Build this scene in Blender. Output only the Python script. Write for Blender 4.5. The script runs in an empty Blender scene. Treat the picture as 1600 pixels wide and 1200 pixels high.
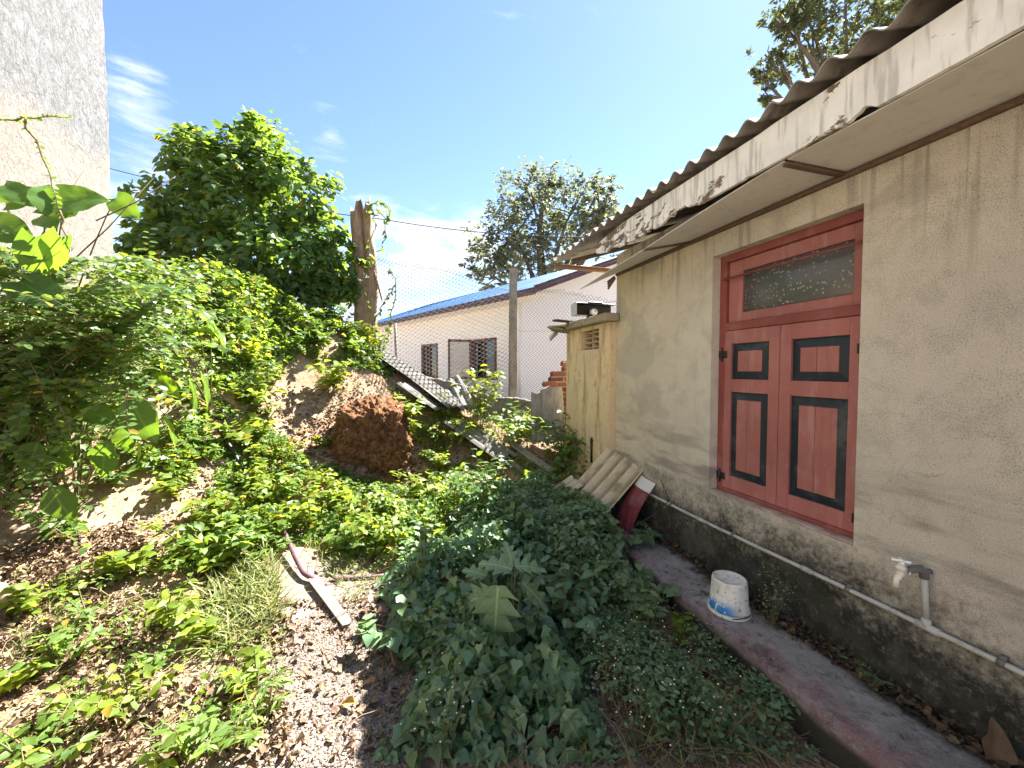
import bpy, bmesh, math, random
import numpy as np
from mathutils import Vector, Matrix, noise as mnoise

random.seed(7)
rng = np.random.default_rng(11)
R_ = math.radians
scene = bpy.context.scene
col = scene.collection

# ------------------------------------------------------------------ camera
CAM = np.array([0.0, 0.0, 1.7]); YAW = R_(16.4); PIT = R_(2.07); FPX = 610.0
cam_d = bpy.data.cameras.new("camera"); cam = bpy.data.objects.new("camera", cam_d); col.objects.link(cam)
cam.location = CAM; cam.rotation_euler = (R_(90) - PIT, 0, -YAW)
cam_d.sensor_fit = 'HORIZONTAL'; cam_d.sensor_width = 36; cam_d.lens = FPX / 1600 * 36
cam_d.clip_start = 0.05; cam_d.clip_end = 2000
scene.camera = cam

# ------------------------------------------------------------------ world, sun, exposure
SUN_AZ = math.atan2(0.988, 0.752); SUN_EL = R_(50)
SUN = np.array([math.cos(SUN_EL) * math.sin(SUN_AZ), math.cos(SUN_EL) * math.cos(SUN_AZ), math.sin(SUN_EL)])
scene.view_settings.view_transform = 'Standard'; scene.view_settings.look = 'None'
scene.view_settings.gamma = 1; scene.view_settings.use_curve_mapping = False
scene.view_settings.exposure = 2.75
SKY_STRENGTH = 0.05; SUN_STRENGTH = 5.0

_F = np.array([math.sin(YAW) * math.cos(PIT), math.cos(YAW) * math.cos(PIT), -math.sin(PIT)])
_R = np.array([math.cos(YAW), -math.sin(YAW), 0]); _U = np.cross(_R, _F)
def ray(u, v): return _F + (u - 800) / FPX * _R + (600 - v) / FPX * _U
def at(u, v, t): return CAM + t * ray(u, v)
def on_x(u, v, X): d = ray(u, v); return CAM + d * (X / d[0])
def on_z(u, v, Z): d = ray(u, v); return CAM + d * ((Z - CAM[2]) / d[2])
def on_y(u, v, Y): d = ray(u, v); return CAM + d * (Y / d[1])

world = bpy.data.worlds.new("World"); scene.world = world; world.use_nodes = True
def build_world():
    nt = world.node_tree; nt.nodes.clear(); N = nt.nodes.new; L = nt.links.new
    out = N('ShaderNodeOutputWorld'); bg = N('ShaderNodeBackground'); bg.inputs['Strength'].default_value = SKY_STRENGTH
    L(bg.outputs[0], out.inputs[0])
    sky = N('ShaderNodeTexSky'); sky.sky_type = 'NISHITA'; sky.sun_disc = False
    sky.sun_elevation = SUN_EL; sky.sun_rotation = SUN_AZ; sky.air_density = 0.8; sky.dust_density = 0.08; sky.ozone_density = 2.0
    tc = N('ShaderNodeTexCoord')
    mp = N('ShaderNodeMapping'); mp.inputs['Scale'].default_value = (1.0, 1.0, 4.0); L(tc.outputs['Generated'], mp.inputs[0])
    no = N('ShaderNodeTexNoise'); no.inputs['Scale'].default_value = 5.0; no.inputs['Detail'].default_value = 9; no.inputs['Roughness'].default_value = .6
    no.inputs['Distortion'].default_value = .35
    L(mp.outputs[0], no.inputs['Vector'])
    # broad cumulus drifting in a few places of the sky (directions), wispy edges from noise
    acc = None
    for (u, v, rad, amp) in [(215, 125, .09, .68), (225, 235, .14, .55), (150, 330, .2, .6), (520, 215, .09, .55), (580, 190, .05, .5), (660, 400, .18, .95),
                             (740, 380, .14, .9), (590, 345, .12, .7), (560, 470, .3, .8), (1120, -60, .30, .12), (-300, 250, .4, .9), (2300, 300, .4, .9), (460, 12, .04, .5)]:
        d = ray(u, v); d = d / np.linalg.norm(d)
        vm = N('ShaderNodeVectorMath'); vm.operation = 'DISTANCE'; L(tc.outputs['Generated'], vm.inputs[0]); vm.inputs[1].default_value = tuple(d)
        mr = N('ShaderNodeMapRange'); mr.interpolation_type = 'SMOOTHSTEP'
        mr.inputs['From Min'].default_value = 0; mr.inputs['From Max'].default_value = rad
        mr.inputs['To Min'].default_value = amp; mr.inputs['To Max'].default_value = 0
        L(vm.outputs['Value'], mr.inputs['Value'])
        if acc is None: acc = mr.outputs[0]
        else:
            mx = N('ShaderNodeMath'); mx.operation = 'MAXIMUM'; L(acc, mx.inputs[0]); L(mr.outputs[0], mx.inputs[1]); acc = mx.outputs[0]
    ad = N('ShaderNodeMath'); ad.operation = 'MULTIPLY_ADD'; L(acc, ad.inputs[0]); ad.inputs[1].default_value = .42; L(no.outputs['Fac'], ad.inputs[2])
    rp = N('ShaderNodeMapRange'); rp.interpolation_type = 'SMOOTHSTEP'; rp.inputs['From Min'].default_value = .62; rp.inputs['From Max'].default_value = .98
    L(ad.outputs[0], rp.inputs['Value'])
    # thin veil near the horizon
    sx = N('ShaderNodeSeparateXYZ'); L(tc.outputs['Generated'], sx.inputs[0])
    hz = N('ShaderNodeMapRange'); hz.inputs['From Min'].default_value = 0.0; hz.inputs['From Max'].default_value = .3; hz.inputs['To Min'].default_value = .25; hz.inputs['To Max'].default_value = 0
    L(sx.outputs['Z'], hz.inputs['Value'])
    mx = N('ShaderNodeMath'); mx.operation = 'MAXIMUM'; L(rp.outputs[0], mx.inputs[0]); L(hz.outputs[0], mx.inputs[1])
    mix = N('ShaderNodeMix'); mix.data_type = 'RGBA'; L(mx.outputs[0], mix.inputs['Factor']); L(sky.outputs[0], mix.inputs['A'])
    mix.inputs['B'].default_value = (4.2, 4.4, 4.6, 1)
    L(mix.outputs['Result'], bg.inputs['Color'])
build_world()
sun_d = bpy.data.lights.new("sun", 'SUN'); sun = bpy.data.objects.new("sun", sun_d); col.objects.link(sun)
sun_d.energy = SUN_STRENGTH; sun_d.angle = R_(0.5); sun_d.color = (1.0, .97, .92)
sun.rotation_euler = Vector(SUN).to_track_quat('Z', 'Y').to_euler()
sun.location = (6, 5, 12)

# ------------------------------------------------------------------ object helpers
def tag(o, label=None, cat=None, group=None, kind=None):
    if label: o['label'] = label
    if cat: o['category'] = cat
    if group: o['group'] = group
    if kind: o['kind'] = kind
    return o
def empty(name, loc, label, cat, group=None):
    o = bpy.data.objects.new(name, None); col.objects.link(o); o.location = loc; o.empty_display_size = .1
    return tag(o, label, cat, group)
def link(name, me, m, parent=None):
    o = bpy.data.objects.new(name, me); col.objects.link(o)
    if m is not None and not me.materials: me.materials.append(m)
    if parent is not None:
        o.parent = parent
        T = parent.location.copy()
        if parent.parent: T = T + parent.parent.location
        o.location = -T          # meshes are written in world coordinates
    return o

class MB:
    """collects triangles (numpy) and links them as one mesh object"""
    def __init__(s): s.V = []; s.T = []; s.A = []; s.L = []; s.n = 0
    def add(s, V, T, a=0.0, luv=None):
        V = np.asarray(V, float).reshape(-1, 3); T = np.asarray(T, int).reshape(-1, 3)
        s.V.append(V); s.T.append(T + s.n); s.n += len(V)
        s.A.append(np.broadcast_to(np.asarray(a, float), (len(V),)).copy())
        s.L.append(np.zeros((len(V), 3)) if luv is None else np.asarray(luv, float))
        return s
    def mesh(s, name, smooth=True):
        V = np.concatenate(s.V); T = np.concatenate(s.T); A = np.concatenate(s.A); Lu = np.concatenate(s.L)
        me = bpy.data.meshes.new(name)
        me.vertices.add(len(V)); me.vertices.foreach_set('co', V.astype(np.float32).ravel())
        me.loops.add(3 * len(T)); me.loops.foreach_set('vertex_index', T.astype(np.int32).ravel())
        me.polygons.add(len(T)); me.polygons.foreach_set('loop_start', np.arange(0, 3 * len(T), 3, dtype=np.int32))
        me.update(calc_edges=True)
        if not smooth: me.polygons.foreach_set('use_smooth', np.zeros(len(T), bool))
        else: me.polygons.foreach_set('use_smooth', np.ones(len(T), bool))
        at_ = me.attributes.new('v', 'FLOAT', 'POINT'); at_.data.foreach_set('value', A.astype(np.float32))
        if np.any(Lu):
            al = me.attributes.new('luv', 'FLOAT_VECTOR', 'POINT'); al.data.foreach_set('vector', Lu.astype(np.float32).ravel())
        return me
    def build(s, name, m, parent=None, smooth=True): return link(name, s.mesh(name, smooth), m, parent)

# box with small chamfers: 24 verts
def _boxtopo():
    C = [(sx, sy, sz) for sx in (-1, 1) for sy in (-1, 1) for sz in (-1, 1)]
    idx = {(c, k): i * 3 + k for i, c in enumerate(C) for k in range(3)}
    F = []
    for k in range(3):
        for sg in (-1, 1):
            o = [a for a in range(3) if a != k]
            q = []
            for (p, r) in ((-1, -1), (1, -1), (1, 1), (-1, 1)):
                c = [0, 0, 0]; c[k] = sg; c[o[0]] = p; c[o[1]] = r; q.append(idx[(tuple(c), k)])
            F.append(q)
    for k in range(3):
        o = [a for a in range(3) if a != k]
        for p in (-1, 1):
            for r in (-1, 1):
                c0 = [0, 0, 0]; c0[k] = -1; c0[o[0]] = p; c0[o[1]] = r; c1 = list(c0); c1[k] = 1
                F.append([idx[(tuple(c0), o[0])], idx[(tuple(c1), o[0])], idx[(tuple(c1), o[1])], idx[(tuple(c0), o[1])]])
    for c in C: F.append([idx[(c, 0)], idx[(c, 1)], idx[(c, 2)]])
    P = np.array([[c[a] * (1.0 if a == k else .9) for a in range(3)] for c in C for k in range(3)])
    T = []
    for f in F:
        n = np.cross(P[f[1]] - P[f[0]], P[f[2]] - P[f[0]])
        if np.dot(n, P[f].mean(0)) < 0: f = f[::-1]
        T.append(f[:3])
        if len(f) == 4: T.append([f[0], f[2], f[3]])
    return np.array(C, float), np.array(T)
_BC, _BT = _boxtopo()
def box(mb, lo, hi, ch=0.004, M=None, a=0.0):
    lo = np.array(lo, float); hi = np.array(hi, float); c = (lo + hi) / 2; h = (hi - lo) / 2
    ch = min(ch, h.min() * .45)
    V = np.zeros((24, 3))
    for i, s_ in enumerate(_BC):
        for k in range(3):
            e = h - ch; e[k] = h[k]; V[i * 3 + k] = c + s_ * e
    if M is not None: V = (np.array(M.to_3x3()) @ V.T).T + np.array(M.to_translation())
    mb.add(V, _BT, a); return mb
def frame_M(o, x, y):
    x = Vector(x).normalized(); z = x.cross(Vector(y)).normalized(); y = z.cross(x)
    M = Matrix(((x.x, y.x, z.x, o[0]), (x.y, y.y, z.y, o[1]), (x.z, y.z, z.z, o[2]), (0, 0, 0, 1))); return M
def tube(mb, pts, rad, sides=6, a=0.0, cap=True):
    P = np.asarray(pts, float); n = len(P); rad = np.broadcast_to(np.asarray(rad, float), (n,))
    tg = np.gradient(P, axis=0); tg /= np.linalg.norm(tg, axis=1)[:, None] + 1e-9
    ref = np.array([0, 0, 1.0]) if abs(tg[0][2]) < .9 else np.array([1.0, 0, 0])
    V = []
    for i in range(n):
        b = np.cross(tg[i], ref); b /= np.linalg.norm(b) + 1e-9; c = np.cross(b, tg[i]); ref = c if np.linalg.norm(c) > .1 else ref
        for k in range(sides):
            th = 2 * math.pi * k / sides; V.append(P[i] + rad[i] * (math.cos(th) * b + math.sin(th) * c))
    T = []
    for i in range(n - 1):
        for k in range(sides):
            p, q = i * sides + k, i * sides + (k + 1) % sides; r, s_ = p + sides, q + sides
            T += [(p, q, s_), (p, s_, r)]
    if cap:
        V.append(P[0]); V.append(P[-1]); c0, c1 = len(V) - 2, len(V) - 1
        for k in range(sides):
            T.append((c0, (k + 1) % sides, k)); T.append((c1, (n - 1) * sides + k, (n - 1) * sides + (k + 1) % sides))
    mb.add(V, T, a); return mb
def lathe(mb, c, prof, seg=24, axis=(0, 0, 1), a=0.0):
    ax = Vector(axis).normalized(); q = Vector((0, 0, 1)).rotation_difference(ax)
    V = []; T = []
    for (r, z) in prof:
        for k in range(seg):
            th = 2 * math.pi * k / seg; p = q @ Vector((r * math.cos(th), r * math.sin(th), z)); V.append(np.array(c) + np.array(p))
    for i in range(len(prof) - 1):
        for k in range(seg):
            p, q_ = i * seg + k, i * seg + (k + 1) % seg; T += [(p, q_, q_ + seg), (p, q_ + seg, p + seg)]
    mb.add(V, T, a); return mb
def grid(mb, P, a=0.0, flip=False):
    """P: (n,m,3) sheet of points"""
    n, m = P.shape[:2]; i, j = np.meshgrid(np.arange(n - 1), np.arange(m - 1), indexing='ij')
    p = (i * m + j).ravel(); T = np.concatenate([np.stack([p, p + m, p + m + 1], 1), np.stack([p, p + m + 1, p + 1], 1)])
    if flip: T = T[:, ::-1]
    mb.add(P.reshape(-1, 3), T, a); return mb
def slab_grid(mb, P, thick, nrm=None, a=0.0):
    """closed sheet: P plus the same sheet moved by thick along nrm"""
    n, m = P.shape[:2]
    if nrm is None:
        du = np.gradient(P, axis=0); dv = np.gradient(P, axis=1); nn = np.cross(du, dv); nn /= np.linalg.norm(nn, axis=2)[..., None] + 1e-9
    else: nn = np.broadcast_to(np.array(nrm, float), P.shape)
    Q = P - nn * thick
    grid(mb, P, a); grid(mb, Q, flip=True)
    rim = [np.stack([P[0], Q[0]]), np.stack([Q[-1], P[-1]]), np.stack([Q[:, 0], P[:, 0]]), np.stack([P[:, -1], Q[:, -1]])]
    for r in rim: grid(mb, r)
    return mb

# ------------------------------------------------------------------ vectorised value noise
def _h(ix, iy, seed):
    n = (ix.astype(np.int64) * 374761393 + iy.astype(np.int64) * 668265263 + seed * 974711) & 0x7fffffff
    n = (n ^ (n >> 13)) * 1274126177 & 0x7fffffff
    return ((n ^ (n >> 16)) & 0xffff) / 65535.0
def vn(x, y, seed=0):
    x = np.asarray(x, float); y = np.asarray(y, float)
    ix = np.floor(x); iy = np.floor(y); fx = x - ix; fy = y - iy
    fx = fx * fx * (3 - 2 * fx); fy = fy * fy * (3 - 2 * fy)
    a = _h(ix, iy, seed); b = _h(ix + 1, iy, seed); c = _h(ix, iy + 1, seed); d = _h(ix + 1, iy + 1, seed)
    return (a * (1 - fx) + b * fx) * (1 - fy) + (c * (1 - fx) + d * fx) * fy
def fbm(x, y, s, oc=4, seed=0):
    v = 0; amp = .5
    for o in range(oc): v = v + amp * (vn(x * s * 2 ** o, y * s * 2 ** o, seed + o) - .5); amp *= .5
    return v

# ------------------------------------------------------------------ terrain height
CP = np.array([
 (-.05, 1, 0), (-.5, 1.5, .02), (-.2, 2.3, 0), (.5, 1.5, -.06), (1.2, 1.5, -.12), (1.9, 1.5, -.14), (1.9, 0, -.14), (0, 0, 0), (-1.5, .5, .1), (0, 3.2, .05),
 (1, 3, -.03), (1.9, 3, -.06), (1, 4.2, .15), (1.9, 4.2, .12), (2.3, 4.9, .25), (.3, 4.3, .12), (.15, 5, .3), (1.2, 5, .35),
 (-.97, 2.3, .08), (-1.56, 2.1, .15), (-2.5, 2, .35), (-2.1, 3.65, .45), (-2.6, 3.4, .55), (-3.2, 2.5, .75), (-1, 3.6, .22), (-1.9, 4.5, .85), (-1.2, 5.1, .75),
 (-.24, 5.2, .6), (-.5, 4.6, .32), (-1.3, 6.1, 1.55), (-.4, 6.1, 1.4), (-2.27, 6.9, 2.85), (-1.29, 7.5, 2.65), (-.85, 7.75, 2.35), (-.23, 7.36, 1.9), (.79, 6.3, 1.15),
 (-3, 5.6, 2.5), (-3.4, 4.5, 1.75), (-3.4, 3.4, 1.05), (1.8, 5.9, .75), (2.2, 6, .7), (2.5, 6.8, .85), (1, 7.6, 1.2), (-.3, 8.6, 1.7), (-2, 9, 2.2), (3, 9, .6), (1, 11, .5),
 (-2, 12, .9), (-4.2, 9, 2.2), (-6, 6, 2.6), (-6, 3, 1.7), (-4, 0, .8), (4, 8, .5), (4, 2, -.1), (-1, -2, .1), (2, -2, -.1), (6, 6, .2), (8, 12, .4), (-6, 14, .8)], float)
def _tps():
    n = len(CP); d = np.linalg.norm(CP[:, None, :2] - CP[None, :, :2], axis=2)
    K = np.where(d > 0, d * d * np.log(d + 1e-9), 0) + np.eye(n) * .06
    Pm = np.c_[np.ones(n), CP[:, :2]]; A = np.zeros((n + 3, n + 3)); A[:n, :n] = K; A[:n, n:] = Pm; A[n:, :n] = Pm.T
    return np.linalg.solve(A, np.r_[CP[:, 2], 0, 0, 0])
_W = _tps()
def ground_z(x, y, detail=True):
    x = np.atleast_1d(np.asarray(x, float)); y = np.atleast_1d(np.asarray(y, float)); z = np.zeros(len(x))
    for s0 in range(0, len(x), 20000):
        xs, ys = x[s0:s0 + 20000], y[s0:s0 + 20000]
        d2 = (xs[:, None] - CP[None, :, 0]) ** 2 + (ys[:, None] - CP[None, :, 1]) ** 2
        z[s0:s0 + 20000] = (.5 * d2 * np.log(d2 + 1e-9)) @ _W[:-3] + _W[-3] + _W[-2] * xs + _W[-1] * ys
    r = np.hypot(x + .5, y - 5); w = np.clip((r - 7.5) / 5, 0, 1); w = w * w * (3 - 2 * w)
    z = z * (1 - w) + .3 * w
    if detail:
        m = np.clip((z - .1) / .6, 0, 1) * (1 - w)
        z = z + fbm(x, y, 1.3, 3, 3) * (.05 + .14 * m) + fbm(x, y, 7, 3, 9) * (.02 + .04 * m)
    return z
def gz(x, y): return float(ground_z(x, y)[0])
def hit(u, v):
    d = ray(u, v); t = np.arange(.9, 16, .01); P = CAM + t[:, None] * d
    g = P[:, 2] - ground_z(P[:, 0], P[:, 1]); k = np.nonzero(g <= 0)[0]
    if len(k): return P[k[0]]
    ok = t < 9; i = int(np.argmin(np.where(ok, g, 99))); P[i, 2] -= g[i]      # above the crest: the nearest bit of the crest
    return P[i]
def poly_px(px): return np.array([hit(u, v)[:2] for u, v in px])
def in_poly(x, y, poly):
    ins = np.zeros(len(x), bool); j = len(poly) - 1
    for i in range(len(poly)):
        xi, yi = poly[i]; xj, yj = poly[j]
        c = ((yi > y) != (yj > y)) & (x < (xj - xi) * (y - yi) / (yj - yi + 1e-12) + xi); ins ^= c; j = i
    return ins
def sample_poly(poly, n, thin=None):
    lo, hi = poly.min(0), poly.max(0); out = np.zeros((0, 2))
    while len(out) < n:
        p = lo + rng.random((n * 3, 2)) * (hi - lo); p = p[in_poly(p[:, 0], p[:, 1], poly)]
        if thin is not None: p = p[rng.random(len(p)) < thin(p[:, 0], p[:, 1])]
        out = np.concatenate([out, p])
    return out[:n]

# ------------------------------------------------------------------ materials
class Mat:
    def __init__(s, name, rough=.8, spec=.3):
        s.m = bpy.data.materials.new(name); s.m.use_nodes = True; s.nt = s.m.node_tree; s.nt.nodes.clear()
        s.out = s.N('ShaderNodeOutputMaterial'); s.b = s.N('ShaderNodeBsdfPrincipled'); s.L(s.b.outputs[0], s.out.inputs[0])
        s.b.inputs['Roughness'].default_value = rough; s.b.inputs['Specular IOR Level'].default_value = spec
        s.pos = s.N('ShaderNodeNewGeometry').outputs['Position']
        s._bump = None
    def N(s, t): return s.nt.nodes.new(t)
    def L(s, a, b): s.nt.links.new(a, b)
    def val(s, x, inp):
        if isinstance(x, (int, float)): inp.default_value = x
        elif isinstance(x, tuple): inp.default_value = (*x, 1) if len(x) == 3 and inp.type == 'RGBA' else x
        else: s.L(x, inp)
    def scale(s, sc, src=None):
        n = s.N('ShaderNodeMapping'); n.inputs['Scale'].default_value = sc if isinstance(sc, tuple) else (sc, sc, sc); s.L(src or s.pos, n.inputs[0]); return n.outputs[0]
    def noise(s, sc, det=4, ro=.55, vec=None, dist=0, off=None):
        n = s.N('ShaderNodeTexNoise'); n.inputs['Scale'].default_value = sc; n.inputs['Detail'].default_value = det; n.inputs['Roughness'].default_value = ro; n.inputs['Distortion'].default_value = dist
        v = vec or s.pos
        if off:
            q = s.N('ShaderNodeVectorMath'); s.L(v, q.inputs[0]); q.inputs[1].default_value = off; v = q.outputs[0]
        s.L(v, n.inputs['Vector']); return n.outputs['Fac']
    def vor(s, sc, feat='F1', out='Distance', vec=None):
        n = s.N('ShaderNodeTexVoronoi'); n.feature = feat; n.inputs['Scale'].default_value = sc; s.L(vec or s.pos, n.inputs['Vector']); return n.outputs[out]
    def wave(s, sc, dist=2, vec=None, axis='X'):
        n = s.N('ShaderNodeTexWave'); n.bands_direction = axis; n.inputs['Scale'].default_value = sc; n.inputs['Distortion'].default_value = dist; n.inputs['Detail'].default_value = 3; s.L(vec or s.pos, n.inputs['Vector']); return n.outputs['Fac']
    def rng(s, x, a, b, c=0., d=1., smooth=True):
        n = s.N('ShaderNodeMapRange'); n.interpolation_type = 'SMOOTHSTEP' if smooth else 'LINEAR'
        for k, q in zip(('From Min', 'From Max', 'To Min', 'To Max'), (a, b, c, d)): n.inputs[k].default_value = q
        s.L(x, n.inputs['Value']); return n.outputs[0]
    def math(s, op, a, b=0.0, c=0.0):
        n = s.N('ShaderNodeMath'); n.operation = op; s.val(a, n.inputs[0]); s.val(b, n.inputs[1]); s.val(c, n.inputs[2]); return n.outputs[0]
    def mix(s, f, a, b):
        n = s.N('ShaderNodeMix'); n.data_type = 'RGBA'; s.val(f, n.inputs['Factor']); s.val(a, n.inputs['A']); s.val(b, n.inputs['B']); return n.outputs['Result']
    def xyz(s, src=None):
        n = s.N('ShaderNodeSeparateXYZ'); s.L(src or s.pos, n.inputs[0]); return n.outputs
    def attr(s, name, out='Fac'):
        n = s.N('ShaderNodeAttribute'); n.attribute_name = name; return n.outputs[out]
    def obj_rand(s): return s.N('ShaderNodeObjectInfo').outputs['Random']
    def color(s, c): s.val(c, s.b.inputs['Base Color']); return s
    def bump(s, h, st=.5, d=.01):
        n = s.N('ShaderNodeBump'); n.inputs['Strength'].default_value = st; n.inputs['Distance'].default_value = d; s.L(h, n.inputs['Height'])
        if s._bump: s.L(s._bump, n.inputs['Normal'])
        s._bump = n.outputs[0]; s.L(n.outputs[0], s.b.inputs['Normal']); return s

def mat_plaster():
    m = Mat('house_plaster', .92, .15); X, Y, Z = m.xyz()
    big = m.noise(1.1, 5, .6); mid = m.noise(4.5, 6, .65); fine = m.noise(165, 5, .75); spk = m.noise(240, 3, .6)
    c = m.mix(m.rng(big, .35, .65), (.72, .67, .58), (.61, .57, .51))
    c = m.mix(m.math('MULTIPLY', m.rng(Y, 2.4, 3.9), .6), c, (.69, .59, .41))             # yellower towards the far end
    clus = m.noise(6, 7, .7, dist=.6)
    c = m.mix(m.math('MULTIPLY', m.rng(clus, .5, .68), .24), c, (.33, .31, .275))
    c = m.mix(m.math('MULTIPLY', m.math('MULTIPLY', m.rng(fine, .5, .6), m.rng(clus, .40, .60, .45, 1)), .7), c, (.20, .18, .15))   # dark grit, in clusters
    c = m.mix(m.math('MULTIPLY', m.rng(spk, .55, .68), .55), c, (.78, .73, .63))
    pat = m.noise(1.7, 4, .5, m.scale((1, .8, 1.3)), .2, (5, 2, 1))
    c = m.mix(m.math('MULTIPLY', m.math('MULTIPLY', m.rng(pat, .54, .60), m.rng(Z, .9, 1.4)), .38), c, (.36, .335, .30))      # patched areas
    cv = m.scale(1.0, None); cn = m.N('ShaderNodeVectorMath'); cn.operation = 'ADD'; m.L(m.pos, cn.inputs[0]); nz3 = m.N('ShaderNodeTexNoise'); nz3.inputs['Scale'].default_value = 3; nz3.inputs['Detail'].default_value = 6; m.L(m.pos, nz3.inputs['Vector']); m.L(nz3.outputs['Color'], cn.inputs[1])
    crack = m.math('MULTIPLY', m.rng(m.vor(1.1, 'DISTANCE_TO_EDGE', vec=cn.outputs[0]), .006, .001), m.rng(m.noise(1.3, 3, off=(8, 3, 2)), .5, .6))
    c = m.mix(m.math('MULTIPLY', crack, .22), c, (.12, .10, .085))
    for sc_, lo, hi, am, cc in ((11, .53, .66, .6, (.30, .275, .24)), (26, .56, .68, .5, (.22, .2, .175))):                      # runs under the eave
        dr = m.noise(1, 4, .55, m.scale((1, sc_, .9)))
        top = m.rng(m.math('MULTIPLY_ADD', m.noise(1, 3, .5, m.scale((1, 3.3, .1))), -1.3, Z), 1.5, 2.15)
        c = m.mix(m.math('MULTIPLY', m.math('MULTIPLY', m.rng(dr, lo, hi), top), am), c, cc)
    # grey smears in bands below sill height
    bandv = m.noise(2.2, 6, .6, m.scale((1, .6, 3.5)))
    zb = m.math('MULTIPLY', m.rng(Z, .55, .85), m.rng(Z, 1.35, .95))
    c = m.mix(m.math('MULTIPLY', m.math('MULTIPLY', zb, m.rng(bandv, .42, .62)), .75), c, (.25, .23, .21))
    # splash mould over the plinth
    nz = m.noise(2.0, 8, .65); nf = m.noise(14, 6, .7)
    e = m.math('ADD', Z, m.math('MULTIPLY_ADD', nz, -.75, m.math('MULTIPLY', nf, -.35)))
    near = m.rng(Y, 2.2, .4, 0, .11)
    e = m.math('ADD', m.math('ADD', e, near), m.math('MULTIPLY_ADD', m.noise(38, 5, .75), -.42, .21))
    mould = m.rng(e, .24, -.16)
    mc = m.mix(m.rng(m.noise(9, 6, .7), .42, .6), (.012, .0135, .012), (.04, .04, .034))
    mc = m.mix(m.math('MULTIPLY', m.rng(m.noise(24, 6, .75), .54, .70), .85), mc, (.20, .185, .155))
    mc = m.mix(m.math('MULTIPLY', m.rng(m.noise(3.2, 5, .6, off=(3, 7, 7)), .5, .66), .5), mc, (.15, .14, .12))
    mc = m.mix(m.math('MULTIPLY', m.rng(m.noise(5, 5, .6, off=(4, 1, 7)), .52, .68), .7), mc, (.03, .05, .02))
    c = m.mix(m.math('MULTIPLY', mould, .96), c, mc)
    m.color(c)
    m.bump(m.noise(3.5, 6, .6, m.scale((1, 1, 1.6))), .35, .05); m.bump(m.noise(28, 6, .7), .4, .014); m.bump(fine, .9, .01); m.bump(spk, .6, .005)
    return m.m
def mat_annex():
    m = Mat('annex_plaster', .92, .15); X, Y, Z = m.xyz()
    run = m.noise(2.6, 6, .6, m.scale((3.0, 3.0, .45)))
    c = m.mix(m.rng(m.noise(2, 5), .35, .65), (.72, .56, .34), (.63, .50, .33))
    c = m.mix(m.math('MULTIPLY', m.rng(run, .5, .66), .7), c, (.30, .215, .12))
    c = m.mix(m.math('MULTIPLY', m.rng(m.noise(9, 6, .7), .52, .7), .5), c, (.22, .18, .13))
    c = m.mix(m.math('MULTIPLY', m.rng(m.noise(80, 3), .58, .7), .5), c, (.2, .16, .11))
    m.color(c); m.bump(m.noise(60, 5, .7), .6, .01); m.bump(m.noise(5, 5), .3, .04); return m.m
def mat_concrete(name, a, b, dark, sc=3.0, bump=.5):
    m = Mat(name, .93, .15)
    c = m.mix(m.rng(m.noise(sc, 6, .6), .35, .65), a, b)
    c = m.mix(m.math('MULTIPLY', m.rng(m.noise(sc * 4, 6, .7, off=(3, 3, 1)), .52, .68), .7), c, dark)
    c = m.mix(m.math('MULTIPLY', m.rng(m.noise(70, 3, .7), .58, .7), .4), c, dark)
    m.color(c); m.bump(m.noise(45, 5, .7), bump, .01); m.bump(m.noise(sc * 2, 4), .3, .03); return m.m
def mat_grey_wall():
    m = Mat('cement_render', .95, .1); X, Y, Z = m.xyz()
    tr = m.noise(7, 7, .72, m.scale((1.0, 1.5, 1.0)), 1.2); st = m.noise(24, 5, .75, m.scale((1, 1.7, .8)), .8)
    c = m.mix(m.rng(tr, .35, .65), (.24, .238, .235), (.155, .153, .15))
    c = m.mix(m.math('MULTIPLY', m.rng(st, .5, .7), .75), c, (.10, .098, .094))
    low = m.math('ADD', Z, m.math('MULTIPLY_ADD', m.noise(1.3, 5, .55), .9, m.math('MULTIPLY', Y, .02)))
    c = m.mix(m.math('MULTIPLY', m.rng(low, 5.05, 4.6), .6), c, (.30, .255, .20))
    m.color(c); m.bump(tr, .9, .05); m.bump(st, .9, .02); m.bump(m.noise(110, 3, .6), .5, .005); return m.m
def mat_paint(name, base, worn, rough=.5, amt=.25, grain=True):
    m = Mat(name, rough, .35); X, Y, Z = m.xyz()
    g = m.noise(18, 5, .6, m.scale((1, 1, .12))); dark = tuple(x * .55 for x in base); fade = tuple(x * .75 + .09 for x in base)
    c = m.mix(m.rng(m.noise(2.3, 5, .6), .35, .68), base, tuple(x * .80 for x in base))
    c = m.mix(m.math('MULTIPLY', m.rng(m.noise(5, 6, .65, off=(4, 4, 2)), .5, .7), .55), c, fade)
    c = m.mix(m.math('MULTIPLY', m.rng(g, .54, .70), amt * 1.3), c, worn)
    c = m.mix(m.math('MULTIPLY', m.rng(m.noise(1, 5, .6, m.scale((1, 34, 1.6))), .58, .70), .25), c, dark)
    c = m.mix(m.math('MULTIPLY', m.rng(m.noise(30, 6, .75), .64, .68), min(1, amt * 3)), c, worn)
    c = m.mix(m.math('MULTIPLY', m.rng(m.noise(60, 5, .75, off=(1, 6, 3)), .64, .70), .7), c, tuple(x * .3 for x in base))
    m.color(c); m.val(m.rng(m.noise(9, 5, .6), .3, .7, rough - .1, rough + .2), m.b.inputs['Roughness']); m.bump(g, .3, .005); m.bump(m.noise(90, 3), .2, .003); return m.m
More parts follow.
